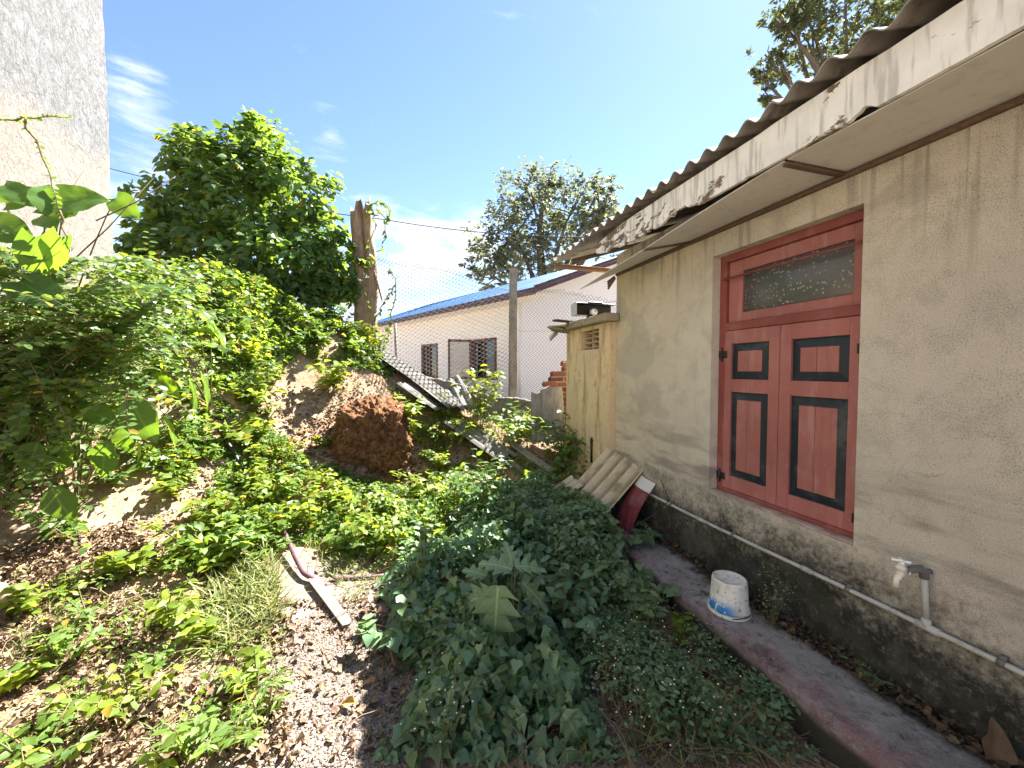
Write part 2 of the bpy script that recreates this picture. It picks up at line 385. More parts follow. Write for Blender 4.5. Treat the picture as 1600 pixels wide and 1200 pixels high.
def mat_fascia():
    m = Mat('peeling_white_paint', .7, .25); X, Y, Z = m.xyz()
    pe = m.noise(5.5, 8, .68, m.scale((1, .7, 1.5)), .4)
    drip = m.noise(9, 4, .6, m.scale((1, 2.6, .25)))
    c = m.mix(m.rng(m.noise(6, 5), .35, .7), (.80, .80, .79), (.68, .68, .67))
    c = m.mix(m.math('MULTIPLY', m.rng(drip, .48, .64), .7), c, (.40, .385, .365))
    bare = m.mix(m.noise(30, 5, .6, m.scale((1, .3, 1.5))), (.07, .05, .035), (.26, .18, .12))
    edge = m.math('ADD', pe, m.rng(Y, 1.0, 3.5, -.03, .06))
    c = m.mix(m.rng(edge, .565, .60), c, bare)
    m.color(c); m.bump(m.rng(edge, .555, .61), -.6, .006); m.bump(m.noise(70, 4, .7), .3, .004); return m.m
def mat_asbestos(name, a=(.33, .32, .30), b=(.22, .21, .195), stain_shade=(.09, .085, .075), warm=(.36, .31, .22), f=.4):
    m = Mat(name, .92, .12)
    c = m.mix(m.rng(m.noise(2.5, 6, .6), .35, .65), a, b)
    c = m.mix(m.math('MULTIPLY', m.rng(m.noise(7, 6, .7, off=(1, 5, 2)), .5, .66), .75), c, stain_shade)
    c = m.mix(m.math('MULTIPLY', m.rng(m.noise(4, 5, .6, off=(9, 2, 2)), .5, .68), f), c, warm)
    c = m.mix(m.math('MULTIPLY', m.rng(m.noise(55, 3, .7), .58, .7), .5), c, stain_shade)
    c = m.mix(m.math('MULTIPLY', m.rng(m.attr('v'), .45, 1), m.rng(m.noise(8, 5, .7, off=(2, 2, 6)), .3, .6, .35, .85)), c, stain_shade)  # shade painted into the corrugation troughs so the ribs stand out
    m.color(c); m.bump(m.noise(50, 4, .7), .35, .006); return m.m
def mat_wood(name, a, b, sc=(1, 8, 8)):
    m = Mat(name, .85, .2)
    g = m.noise(5, 6, .65, m.scale(sc)); c = m.mix(m.rng(g, .3, .7), a, b)
    c = m.mix(m.math('MULTIPLY', m.rng(m.noise(9, 6, .7), .55, .7), .6), c, tuple(x * .35 for x in b))
    m.color(c); m.bump(g, .6, .008); return m.m
def mat_simple(name, c, rough=.6, spec=.4, dirt=None, metal=0, bump=.15):
    m = Mat(name, rough, spec); m.b.inputs['Metallic'].default_value = metal
    d = dirt or tuple(x * .55 for x in c)
    m.color(m.mix(m.math('MULTIPLY', m.rng(m.noise(13, 6, .7), .5, .68), .7), c, d)); m.bump(m.noise(60, 3), bump, .004); return m.m
def mat_walk():
    m = Mat('red_oxide_concrete', .88, .2); X, Y, Z = m.xyz()
    ew = m.math('ADD', X, m.math('MULTIPLY_ADD', m.noise(3.5, 6, .65), .5, m.math('MULTIPLY', m.noise(14, 5, .7), .16)))
    c = m.mix(m.rng(m.noise(4, 6, .65), .36, .64), (.33, .315, .31), (.23, .22, .22))
    red = m.mix(m.rng(m.noise(9, 6, .7), .35, .7), (.22, .135, .14), (.29, .235, .235))
    c = m.mix(m.rng(ew, 2.42, 2.25), c, red)
    c = m.mix(m.math('MULTIPLY', m.rng(m.noise(6.5, 6, .7, off=(2, 8, 1)), .55, .68), .75), c, (.40, .385, .37))
    c = m.mix(m.math('MULTIPLY', m.rng(m.noise(5, 7, .7, off=(7, 1, 1)), .53, .68), .85), c, (.06, .054, .046))
    c = m.mix(m.math('MULTIPLY', m.rng(m.noise(17, 7, .75, off=(1, 1, 9)), .5, .64), .6), c, (.10, .088, .078))
    c = m.mix(m.math('MULTIPLY', m.rng(m.noise(60, 4, .75), .55, .68), .5), c, (.42, .40, .38))
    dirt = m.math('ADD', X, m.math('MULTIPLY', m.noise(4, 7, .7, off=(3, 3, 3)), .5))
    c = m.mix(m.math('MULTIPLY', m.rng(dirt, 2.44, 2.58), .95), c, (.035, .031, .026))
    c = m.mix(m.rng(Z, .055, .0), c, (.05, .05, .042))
    m.color(c); m.bump(m.noise(45, 6, .75), .9, .014); m.bump(m.noise(9, 6), .5, .04); return m.m
def mat_ground():
    m = Mat('soil', .97, .08); X, Y, Z = m.xyz()
    g = m.attr('v')
    soil = m.mix(m.rng(m.noise(2.2, 6, .6), .35, .65), (.34, .235, .14), (.25, .16, .09))
    soil = m.mix(m.rng(m.noise(14, 6, .7), .45, .68), soil, (.43, .325, .215))
    soil = m.mix(m.math('MULTIPLY', m.rng(m.noise(45, 5, .7), .56, .66), .8), soil, (.085, .055, .036))
    gr = m.mix(m.vor(70, 'F1', 'Color'), (.29, .235, .195), (.20, .16, .135))
    gr = m.mix(m.math('MULTIPLY', m.rng(m.noise(26, 6, .7), .5, .66), .7), gr, (.10, .08, .068))
    c = m.mix(g, soil, gr)
    m.color(c); m.bump(m.vor(75, 'F1'), -.6, .02); m.bump(m.noise(22, 6, .7), .9, .03); return m.m
def mat_leaf(name, dark, light, trans, rough=.42, tw=.45, vein=False, spec=.28, yellow=.965):
    m = Mat(name, rough, spec); v = m.attr('v'); r2 = m.noise(1.6, 3)
    f = m.math('MULTIPLY_ADD', v, .75, m.math('MULTIPLY', m.rng(r2, .3, .7), .25))
    c = m.mix(m.rng(f, 0, .85, smooth=False), dark, light)
    tcol = m.mix(v, tuple(x * .6 for x in trans), trans)
    yl = m.rng(v, yellow, yellow + .01); c = m.mix(yl, c, (.30, .22, .03)); tcol = m.mix(yl, tcol, (.5, .38, .03))
    if vein:
        X, Y, Z = m.xyz(m.attr('luv', 'Vector'))
        ax = m.math('ABSOLUTE', X)
        mid = m.rng(ax, .03, .0)
        w = m.math('ABSOLUTE', m.math('SINE', m.math('MULTIPLY_ADD', Y, 26, m.math('MULTIPLY', ax, -24))))
        sv = m.math('MULTIPLY', m.rng(w, .16, 0), .7)
        vv = m.math('MULTIPLY', m.math('MAXIMUM', mid, sv), .55)
        c = m.mix(vv, c, tuple(min(1, x * 2.3 + .03) for x in light)); m.bump(m.math('MAXIMUM', mid, sv), -.5, .01)
        m.bump(m.noise(60, 3), .25, .005)
    m.color(c)
    tr = m.N('ShaderNodeBsdfTranslucent'); m.val(tcol, tr.inputs['Color'])
    ms = m.N('ShaderNodeMixShader'); ms.inputs[0].default_value = tw
    m.L(m.b.outputs[0], ms.inputs[1]); m.L(tr.outputs[0], ms.inputs[2]); m.L(ms.outputs[0], m.out.inputs[0]); return m.m
def mat_attr(name, a, b, rough=.9, tw=0.0, spec=.2):
    m = Mat(name, rough, spec); v = m.attr('v')
    c = m.mix(v, a, b); c = m.mix(m.math('MULTIPLY', m.rng(m.noise(40, 4, .7), .5, .7), .5), c, tuple(x * .45 for x in a)); m.color(c)
    if tw:
        tr = m.N('ShaderNodeBsdfTranslucent'); m.val(c, tr.inputs['Color']); ms = m.N('ShaderNodeMixShader'); ms.inputs[0].default_value = tw
        m.L(m.b.outputs[0], ms.inputs[1]); m.L(tr.outputs[0], ms.inputs[2]); m.L(ms.outputs[0], m.out.inputs[0])
    return m.m

PLASTER = mat_plaster(); ANNEX = mat_annex(); WALK = mat_walk(); SOIL = mat_ground(); CEMENT = mat_grey_wall(); FASCIA = mat_fascia()
SLAB = mat_concrete('annex_slab', (.36, .31, .22), (.25, .22, .17), (.06, .055, .045))
POSTM = mat_concrete('post_concrete', (.30, .275, .235), (.21, .195, .17), (.075, .07, .06), 6)
LOWW = mat_concrete('low_wall_cement', (.24, .22, .185), (.17, .15, .125), (.07, .06, .05), 4)
RED = mat_paint('dusty_red_paint', (.34, .125, .117), (.48, .32, .30), .5, .2)
RED2 = mat_paint('dark_red_paint', (.23, .062, .056), (.38, .2, .17), .55, .2)
NAVY = mat_paint('navy_paint', (.014, .023, .036), (.10, .10, .11), .42, .12)
SOFF = mat_simple('soffit_sheet', (.58, .58, .575), .9, .1, (.45, .45, .445), bump=.05)
BATT = mat_wood('brown_batten', (.10, .065, .05), (.15, .10, .075))
TIMBER = mat_wood('raw_timber', (.34, .20, .10), (.22, .13, .07))
GREYWOOD = mat_wood('weathered_timber', (.33, .31, .28), (.2, .185, .165), (6, 6, 1))
PALEWOOD = mat_wood('pale_board', (.25, .225, .185), (.165, .145, .115), (6, 6, 6))
ROOFM = mat_asbestos('roof_asbestos', (.36, .345, .33), (.26, .25, .235), (.11, .10, .09), (.27, .22, .16), .25)
SHEETG = mat_asbestos('grey_asbestos', (.22, .205, .185), (.14, .13, .117), (.05, .045, .04))
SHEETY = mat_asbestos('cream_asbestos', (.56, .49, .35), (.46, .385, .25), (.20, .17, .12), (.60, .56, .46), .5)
IRON = mat_simple('black_iron', (.018, .018, .02), .55, .4, (.06, .035, .02))
PVC = mat_simple('grey_pvc', (.42, .43, .41), .45, .4, (.20, .19, .16))
PVCD = mat_simple('dark_joint', (.13, .13, .13), .55, .4, (.06, .055, .05))
TAPM = mat_simple('white_tap_plastic', (.72, .70, .62), .4, .45, (.45, .41, .32))
WHITEH = mat_simple('white_house_paint', (.80, .82, .84), .85, .2, (.72, .73, .74))
WHITEB = mat_simple('white_bulb', (.85, .86, .88), .3, .5, (.7, .7, .7))
MAROON = mat_paint('maroon_trim', (.10, .03, .022), (.2, .1, .08), .6, .2)
DARKIN = mat_simple('dark_interior', (.03, .028, .026), .9, .1)
BLACKP = mat_simple('black_plastic', (.012, .013, .015), .4, .45, (.03, .028, .025))
PURPLE = mat_simple('purple_pvc', (.11, .05, .065), .5, .4, (.10, .06, .06))
BRICK = mat_attr('old_brick', (.10, .04, .028), (.20, .08, .05)); MORTAR = mat_concrete('old_mortar', (.27, .22, .17), (.20, .16, .125), (.09, .07, .055), 8)
WIRE = mat_simple('galvanised_wire', (.12, .115, .105), .65, .3, (.09, .065, .045))
def mat_blue():
    m = Mat('blue_roof_sheet', .45, .45); m.color(m.mix(m.rng(m.noise(1.5, 5), .4, .65), (.010, .06, .165), (.02, .11, .25))); return m.m
BLUE = mat_blue()
def mat_glass():
    m = Mat('bubbled_glass', .3, .5); d = m.vor(38, 'F1', vec=m.scale((0, 1, 1)))
    dots = m.rng(d, .36, .10)
    m.color(m.mix(dots, (.085, .09, .09), (.30, .31, .305))); m.bump(m.rng(d, .36, .05), .5, .006); return m.m  # pale dots paint highlights onto the bubbles
GLASS = mat_glass()
PANE = mat_simple('house_pane', (.03, .035, .04), .12, .5, (.04, .045, .05), bump=.02)
def mat_bucket():
    m = Mat('chalky_white_plastic', .55, .3); X, Y, Z = m.xyz()
    c = m.mix(m.rng(m.noise(9, 6, .7), .42, .62), (.72, .71, .66), (.58, .56, .49))
    c = m.mix(m.math('MULTIPLY', m.rng(m.noise(38, 5, .75), .56, .66), .9), c, (.12, .105, .085))
    zone = m.math('MULTIPLY', m.rng(Z, .22, .16), m.math('MULTIPLY', m.rng(Z, .115, .135), m.rng(X, 2.09, 2.0)))
    c = m.mix(m.math('MULTIPLY', zone, m.rng(m.noise(16, 5, .6, off=(2, 5, 1)), .46, .5)), c, (.02, .19, .46))
    m.color(c); return m.m
BUCK = mat_bucket()
def mat_laterite():
    m = Mat('laterite', .95, .1)
    c = m.mix(m.rng(m.noise(9, 7, .7), .35, .65), (.38, .185, .09), (.20, .09, .045))
    c = m.mix(m.rng(m.noise(26, 6, .7), .52, .66), c, (.40, .24, .14)); c = m.mix(m.math('MULTIPLY', m.rng(m.noise(34, 5, .7, off=(3, 3, 3)), .52, .62), .9), c, (.06, .035, .022))
    m.color(c); m.bump(m.noise(30, 6, .75), 1, .07); m.bump(m.vor(38), -.8, .03); return m.m
LATER = mat_laterite()
BARK = mat_wood('dead_bark', (.34, .25, .17), (.20, .13, .085), (7, 7, 1)); BARKD = mat_wood('tree_bark', (.16, .135, .11), (.09, .075, .06), (5, 5, 1))
STEM = mat_attr('green_stem', (.10, .12, .04), (.16, .11, .06)); TWIG = mat_attr('brown_twig', (.13, .085, .055), (.25, .19, .13))
L_COVER = mat_leaf('creeper_leaf', (.055, .12, .025), (.16, .25, .05), (.36, .48, .04), .46, .5)
L_IVY = mat_leaf('ivy_leaf', (.085, .165, .08), (.19, .30, .145), (.22, .36, .09), .33, .4, yellow=.99, spec=.55)
L_SPRAY = mat_leaf('small_round_leaf', (.05, .105, .03), (.13, .21, .05), (.26, .38, .04), .38)
L_SHRUB = mat_leaf('shrub_leaf', (.05, .105, .035), (.12, .20, .055), (.30, .45, .04), .45, .42)
L_BIG = mat_leaf('broad_leaf', (.04, .095, .03), (.09, .17, .04), (.26, .42, .025), .42, .5, True)
L_LOBED = mat_leaf('lobed_leaf', (.11, .18, .085), (.21, .30, .15), (.22, .32, .07), .42, .3, True)
L_LIME = mat_leaf('lime_leaf', (.09, .15, .02), (.20, .27, .035), (.42, .50, .03), .45, .5)
L_TREE = mat_leaf('tree_leaf', (.045, .06, .035), (.10, .125, .06), (.16, .2, .05), .5, .35)
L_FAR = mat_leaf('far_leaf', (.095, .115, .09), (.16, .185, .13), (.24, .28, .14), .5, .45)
L_GRASS = mat_leaf('grass_blade', (.10, .14, .035), (.25, .26, .09), (.30, .34, .06), .5, .35)
LITTER = mat_attr('dry_leaf', (.09, .052, .03), (.31, .22, .135), .8, .12); DARKL = mat_attr('rotten_leaf', (.035, .028, .022), (.13, .09, .06), .85); PEB = mat_attr('pebble', (.13, .102, .083), (.27, .215, .172))
FLOWER = mat_simple('white_flower', (.72, .72, .66), .8, .2)

# ================================================================== SETTING: ground, walkway
def build_ground():
    def axis(lo, hi, st, far):
        a = np.arange(lo, hi + 1e-6, st); out = [st * 1.25]
        while sum(out) < far: out.append(out[-1] * 1.25)
        c = np.cumsum(out); return np.concatenate([lo - c[::-1], a, hi + c])
    xs = axis(-4.6, 2.6, .028, 400); ys = axis(.6, 8.2, .03, 400)
    Xg, Yg = np.meshgrid(xs, ys, indexing='ij'); Z = ground_z(Xg.ravel(), Yg.ravel())
    gm = np.clip(1 - np.abs(Xg.ravel() + .30 + .1 * (Yg.ravel() - 2.0)) / .75, 0, 1) * np.clip((3.9 - Yg.ravel()) / .9, 0, 1)
    gm = np.clip(gm * 2.2 + fbm(Xg.ravel(), Yg.ravel(), 3, 3, 5) * 1.4, 0, 1)
    P = np.stack([Xg.ravel(), Yg.ravel(), Z], 1).reshape(len(xs), len(ys), 3)
    mb = MB(); grid(mb, P, gm); o = mb.build('ground', SOIL); tag(o, 'sandy sunlit earth rising into a bank on the left', kind='structure')
build_ground()
def build_walk():
    mb = MB(); ys = np.arange(-1.5, 3.96, .02)
    e = fbm(ys, ys * 0 + 3, 3, 4, 21) * .05 + fbm(ys, ys * 0 + 9, 14, 3, 22) * .022 + .03 * np.clip(vn(ys * 5, ys * 0, 24) - .78, 0, 1) * 4
    x0 = 1.88 + .0155 * ys + e; z0 = .10 + fbm(ys, ys * 0 + 6, 2, 3, 31) * .012
    prof = []
    for k, (dx, dz) in enumerate([(.03, -.40), (.012, -.15), (.0, -.035), (.012, -.006), (.05, 0), (.17, .004), (.30, .002), (.49, .004)]):
        xx = np.where(k < 6, x0 + dx, 1.925 + dx); zz = z0 + dz if k > 2 else .10 + dz + 0 * ys
        prof.append(np.stack([xx if k < 7 else np.full_like(ys, 2.398), ys, zz], 1))
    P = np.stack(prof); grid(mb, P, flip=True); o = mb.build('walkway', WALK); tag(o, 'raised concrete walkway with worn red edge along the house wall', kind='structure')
build_walk()

# ================================================================== THE HOUSE ON THE RIGHT
WX = 2.4
house = empty('house', (3.5, 1.0, 0), 'single storey house with stained plaster wall, red shuttered window and corrugated roof', 'house')
def build_house():
    mb = MB(); y0, y1, z0, z1 = 1.5, 2.54, .73, 2.59; x1 = WX + .22
    B = lambda lo, hi: box(mb, lo, hi, .0005)
    B((WX, -4, -.4), (x1, 3.95, z0)); B((WX, -4, z1), (x1, 3.95, 3.0)); B((WX, -4, z0), (x1, y0, z1)); B((WX, y1, z0), (x1, 3.95, z1))
    # gable end and back walls
    V = [(x1, 3.73, -.4), (9, 3.73, -.4), (9, 3.73, 3.0), (5.6, 3.73, 4.05), (x1, 3.73, 3.0)]; n = len(V); V = V + [(a, 3.95, c) for a, b, c in V]
    T = [(0, 1, 2), (0, 2, 3), (0, 3, 4), (5, 7, 6), (5, 8, 7), (5, 9, 8)]
    mb.add(V, T); B((8.8, -4, -.4), (9, 3.73, 3.0)); B((x1, -4, -.4), (8.8, -3.8, 3.0))
    mb.build('wall', PLASTER, house, smooth=False)
    # roof sheets, one by one
    tan = math.tan(R_(17)); per = .146; ex = 1.86; ez = 3.055
    k = 0; y = 4.66
    while y > -4:
        w = per * 7.25; yy = np.arange(y - w, y + 1e-6, per / 10); jx = rng.uniform(-.012, .012); lift = .009 * (k % 2)
        xs = np.array([ex + jx, ex + .25, ex + 1.2, 5.6])
        rag = np.zeros(len(yy))
        if k == 0: rag = np.clip(fbm(yy, yy * 0, 9, 3, 77), 0, 1) * .25
        P = np.stack([np.stack([np.full_like(yy, x) + (rag if i == 0 else 0), yy, ez + (np.full_like(yy, x) + (rag if i == 0 else 0) - ex) * tan + .024 * np.cos(2 * np.pi * yy / per) + lift], 1) for i, x in enumerate(xs)])
        m = MB(); slab_grid(m, P, .007, (0, 0, 1)); m.build('roof_sheet', ROOFM, house)
        y -= per * 7; k += 1
    yy = np.arange(-4, 4.66, per / 8); P = np.stack([np.stack([np.full_like(yy, x), yy, ez + (5.6 - ex) * tan - (x - 5.6) * tan + .024 * np.cos(2 * np.pi * yy / per)], 1) for x in (5.6, 9.4)])
    m = MB(); slab_grid(m, P, .007, (0, 0, 1)); m.build('roof_sheet', ROOFM, house)
    m = MB(); box(m, (1.93, 4.60, 2.985), (2.9, 4.655, 3.035), .004); m.build('verge_batten', TIMBER, house)
    for yb in (3.05, 3.62, 4.25):
        m = MB(); M = frame_M((1.98, yb, 3.0), (1, 0, tan), (0, 1, 0)); box(m, (0, -.025, -.045), (1.4, .025, .0), .003, M); m.build('rafter', BATT, house)
    # fascia boards: peeling, rotten along the lower edge
    def fascia(ya, yb, rot, seed):
        ys = np.arange(ya, yb + 1e-6, .012); n = len(ys)
        lowz = 2.795 + np.clip(fbm(ys, ys * 0 + seed, 5, 5, seed), 0, 1) * .22 * np.clip((ys - .9) / 1.2, .08, 1) * rot
        hole = np.clip(1 - np.abs(ys - 2.35) / .18, 0, 1) * .05 + np.clip(1 - np.abs(ys - 1.22) / .05, 0, 1) * .035; lowz = lowz + hole * rot * (.5 + vn(ys * 30, ys * 0, 3))
        if yb > 3:
            en = np.clip((ys - (yb - .5)) / .5, 0, 1); topz = 3.0 - en ** 2 * .06 - vn(ys * 25, ys * 0, 5) * .02 * en; lowz = lowz + en ** 2 * .07
        else: topz = np.full(n, 3.0) + fbm(ys, ys * 0, 4, 3, 6) * .02
        P = np.stack([np.stack([np.full(n, 1.925) + fbm(ys, ys * 0, 1.5, 2, 8) * .01, ys, lowz + (topz - lowz) * f], 1) for f in np.linspace(0, 1, 5)])
        m = MB(); slab_grid(m, P, .022, (-1, 0, 0)); m.build('fascia_board', FASCIA, house)
    fascia(-4, 2.655, 1, 41); fascia(2.668, 3.56, 1.15, 52)
    # soffit: ceiling sheets; the far two have sagged
    def soffit(ya, yb, da, db):
        ys = np.linspace(ya, yb, 24); dd = da + (db - da) * ((ys - ya) / (yb - ya)) ** 1.2
        P = np.stack([np.stack([WX - .003 - (WX - .003 - 1.955) * f + 0 * ys, ys, 2.79 - dd * f ** 1.2 - .012 * np.sin(np.pi * f) * (da + db > .05)], 1) for f in np.linspace(0, 1, 8)])
        m = MB(); slab_grid(m, P, .006, (0, 0, -1)); m.build('soffit_sheet', SOFF, house)
    soffit(-4, 1.58, 0, 0.0); soffit(1.60, 2.775, 0.0, .10); soffit(2.79, 3.99, .105, .20)
    m = MB(); box(m, (WX - .03, -4, 2.755), (WX - .001, 3.93, 2.783), .003); m.build('soffit_batten', BATT, house)
    m = MB(); box(m, (1.96, 1.575, 2.768), (WX - .032, 1.612, 2.784), .003); m.build('soffit_batten', BATT, house)
    m = MB(); M = frame_M((WX - .032, 2.782, 2.778), (-1, 0, -.23), (0, 1, 0)); box(m, (0, -.018, -.0), (.44, .018, .012), .003, M); m.build('soffit_batten', BATT, house)
    # ragged strip of old plaster/wood hanging at the corner
    m = MB()
    for k in range(4): tube(m, [(WX - .02 + .015 * k, 3.96 + .02 * k, 2.76), (WX - .09 + .02 * k, 4.0 + .03 * k, 2.70 - .02 * k)], .012, 5)
    m.build('broken_lath', BATT, house)
    # ---- window
    fx = WX + .075
    m = MB(); box(m, (fx, y0, z0 + .001), (fx + .09, y0 + .035, z1), .003); box(m, (fx, y1 - .06, z0 + .001), (fx + .09, y1, z1), .003)
    box(m, (fx, y0 + .036, z1 - .055), (fx + .09, y1 - .061, z1), .003); box(m, (fx - .004, y0 + .036, 2.005), (fx + .09, y1 - .061, 2.065), .003)
    box(m, (fx - .002, y0 + .036, z0 + .001), (fx + .09, y1 - .061, z0 + .04), .003); frame = m.build('window_frame', RED2, house, smooth=False)
    # fanlight sash
    sx = fx + .026; fa, fb, fz0, fz1 = y0 + .038, y1 - .063, 2.067, z1 - .057
    m = MB(); ga, gb, gz0, gz1 = 1.605, 2.352, 2.135, 2.445
    box(m, (sx, fa, fz0), (sx + .04, ga, fz1), .003); box(m, (sx, gb, fz0), (sx + .04, fb, fz1), .003)
    box(m, (sx + .0005, ga, fz0), (sx + .04, gb, gz0), .003); box(m, (sx + .0005, ga, gz1), (sx + .04, gb, fz1), .003)
    fan = m.build('fanlight', RED, house, smooth=False)
    m = MB(); yy = np.linspace(ga, gb, 2); box(m, (sx + .016, ga - .002, gz0 - .002), (sx + .024, gb + .002, gz1 + .002), .0005); m.build('glass_pane', GLASS, fan)
    m = MB(); tube(m, [(fx - .012, y0 + .01, 2.405), (fx - .012, y1 - .05, 2.405)], .008, 8); m.build('security_bar', RED2, fan)
    # shutters
    def shutter(ya, yb, pa, pb, hinge_y, sgn):
        X0 = fx + .004; X1 = fx + .044; zb, zt = z0 + .042, 2.003
        m = MB()
        box(m, (X0, ya, zb), (X1, pa, zt), .003); box(m, (X0, pb, zb), (X1, yb, zt), .003)
        zs = [(zb, .875), (1.53, 1.63), (1.90, zt)]
        for k, (a, b) in enumerate(zs): box(m, (X0 + .0008, pa, a), (X1, pb, b), .003)
        sh = m.build('shutter', RED, house, smooth=False)
        for (a, b) in ((.875, 1.53), (1.63, 1.90)):
            # dark bevelled border sloping in to the raised middle
            w = .058; m = MB(); o = [(pa, a), (pb, a), (pb, b), (pa, b)]; i1 = [(pa + w, a + w), (pb - w, a + w), (pb - w, b - w), (pa + w, b - w)]
            V = [(X0 + .020, y, z) for y, z in o] + [(X0 + .010, y, z) for y, z in i1]
            T = []
            for q in range(4): r = (q + 1) % 4; T += [(q, 4 + q, 4 + r), (q, 4 + r, r)]
            m.add(V, T); m.build('panel_moulding', NAVY, sh, smooth=False)
            m = MB(); ym = (pa + pb) / 2 + .012
            box(m, (X0 + .006, pa + w, a + w), (X0 + .030, ym - .0012, b - w), .002); box(m, (X0 + .006, ym + .0012, a + w), (X0 + .030, pb - w, b - w), .002)
            m.build('panel', RED, sh, smooth=False)
        for hz in (.86, 1.82):
            m = MB(); tube(m, [(X0 - .008, hinge_y, hz - .055), (X0 - .008, hinge_y, hz + .055)], .007, 8); box(m, (X0 - .006, min(hinge_y, hinge_y + sgn * .045), hz - .028), (X0 - .001, max(hinge_y, hinge_y + sgn * .045), hz + .028), .001)
            box(m, (X0 - .012, min(hinge_y, hinge_y - sgn * .03), hz - .03), (X0 - .004, max(hinge_y, hinge_y - sgn * .03), hz + .03), .001)
            m.build('hinge', IRON, sh)
    shutter(y0 + .012, 2.0235, 1.60, 1.945, y0 + .014, 1); shutter(2.0275, y1 - .035, 2.105, 2.425, y1 - .037, -1)
    m = MB(); box(m, (WX + .004, y0 + .002, z0 + .001), (fx - .001, y1 - .002, z0 + .012), .003); m.build('window_sill', mat_concrete('chipped_sill', (.48, .44, .37), (.36, .2, .17), (.2, .17, .14), 9), house)
build_house()

# ---- lean-to annex at the far corner
annex = empty('annex', (3, 4.5, 0), 'low ochre stained outbuilding at the far end of the house, with flat slab roof', 'outbuilding')
def build_annex():
    ax = 2.32; va, vb, vz0, vz1 = 4.20, 4.68, 1.955, 2.2; mb = MB(); ye = 5.13; B = lambda lo, hi: box(mb, lo, hi, .0005)
    B((ax, 3.953, -.3), (ax + .15, ye, vz0)); B((ax, 3.953, vz1), (ax + .15, ye, 2.245)); B((ax, 3.953, vz0), (ax + .15, va, vz1)); B((ax, vb, vz0), (ax + .15, ye, vz1))
    B((ax + .15, ye - .15, -.3), (4.2, ye, 2.245)); B((4.05, 3.953, -.3), (4.2, ye - .15, 2.245)); B((ax + .15, 3.953, 1.0), (4.05, ye - .15, 1.05))
    mb.build('wall', ANNEX, annex, smooth=False)
    m = MB(); ys = np.linspace(3.87, 5.22, 40)
    for (lo, hi) in (((2.21, 3.87, 2.248), (2.397, 3.951, 2.335)), ((2.21, 3.952, 2.2475), (4.3, 5.1, 2.3345))): box(m, lo, hi, .008)
    m.build('roof_slab', SLAB, annex, smooth=False)
    for (x, y, z, a, w, l) in ((2.16, 5.08, 2.26, .3, .2, .26), (2.15, 5.2, 2.2, -.9, .16, .2), (2.2, 5.0, 2.29, .1, .22, .3)):
        m = MB(); M = Matrix.Translation((x, y, z)) @ Matrix.Rotation(a, 4, 'Y') @ Matrix.Rotation(.4 + a, 4, 'Z')
        box(m, (-w / 2, -l / 2, -.012), (w / 2, l / 2, .012), .005, M); m.build('broken_tile', SLAB, annex, smooth=False)
    # pierced block in the wall: bars with little stepped lugs
    m = MB(); X0 = ax + .045; X1 = ax + .10; nz = 4
    box(m, (X0, (va + vb) / 2 - .014, vz0), (X1, (va + vb) / 2 + .014, vz1), .002)
    for c in range(2):
        ya = va + c * (vb - va) / 2; yb = ya + (vb - va) / 2
        for k in range(nz):
            zz = vz0 + (k + .5) * (vz1 - vz0) / nz; h = (vz1 - vz0) / nz
            box(m, (X0 + .003, ya + .004, zz - .009), (X1 - .003, yb - .015, zz + .009), .002); box(m, (X0 + .006, (ya + yb) / 2 - .03, zz - h / 2 + .001), (X1 - .006, (ya + yb) / 2 - .012, zz - .009), .002)
            box(m, (X0 + .006, (ya + yb) / 2 + .05, zz + .009), (X1 - .006, (ya + yb) / 2 + .068, zz + h / 2 - .001), .002)
    m.build('vent_block', mat_concrete('vent_clay', (.50, .37, .26), (.36, .26, .18), (.14, .1, .07), 9), annex, smooth=False)
    m = MB(); tube(m, [(ax - .015, 4.34, .55), (ax - .015, 4.34, .86)], .013, 8); tube(m, [(ax - .015, 4.34, .80), (ax - .015, 4.34, .835)], .019, 8); m.build('drain_pipe', IRON, annex)
build_annex()
def build_light():
    t = empty('flood_light', (2.48, 4.6, 2.336), 'black metal box light lying on the outbuilding slab with a round white bulb', 'light')
    m = MB(); box(m, (2.20, 4.55, 2.40), (2.75, 4.70, 2.415), .003); box(m, (2.20, 4.55, 2.545), (2.75, 4.70, 2.56), .003); box(m, (2.215, 4.66, 2.415), (2.75, 4.70, 2.545), .003); box(m, (2.36, 4.54, 2.555), (2.56, 4.70, 2.575), .004)
    m.build('housing', BLACKP, t, smooth=False)
    m = MB(); box(m, (2.185, 4.55, 2.40), (2.2, 4.70, 2.56), .003); m.build('end_cap', PVC, t, smooth=False)
    m = MB(); lathe(m, (2.44, 4.56, 2.445), [(0, -.055), (.03, -.048), (.045, -.02), (.045, .02), (.03, .06), (0, .062)], 16, (0, 1, 0)); m.build('bulb', WHITEB, t)
    m = MB(); box(m, (2.4, 4.57, 2.337), (2.48, 4.68, 2.40), .003); m.build('bracket', IRON, t, smooth=False)
    m = MB(); M = Matrix.Translation((2.2, 4.86, 2.352)) @ Matrix.Rotation(.35, 4, 'Z'); box(m, (-.22, -.05, -.012), (.2, .05, .012), .003, M)
    tag(m.build('board', mat_wood('dark_board', (.08, .065, .05), (.05, .04, .03)), smooth=False), 'thin dark board sticking out over the edge of the outbuilding slab', 'board')
build_light()

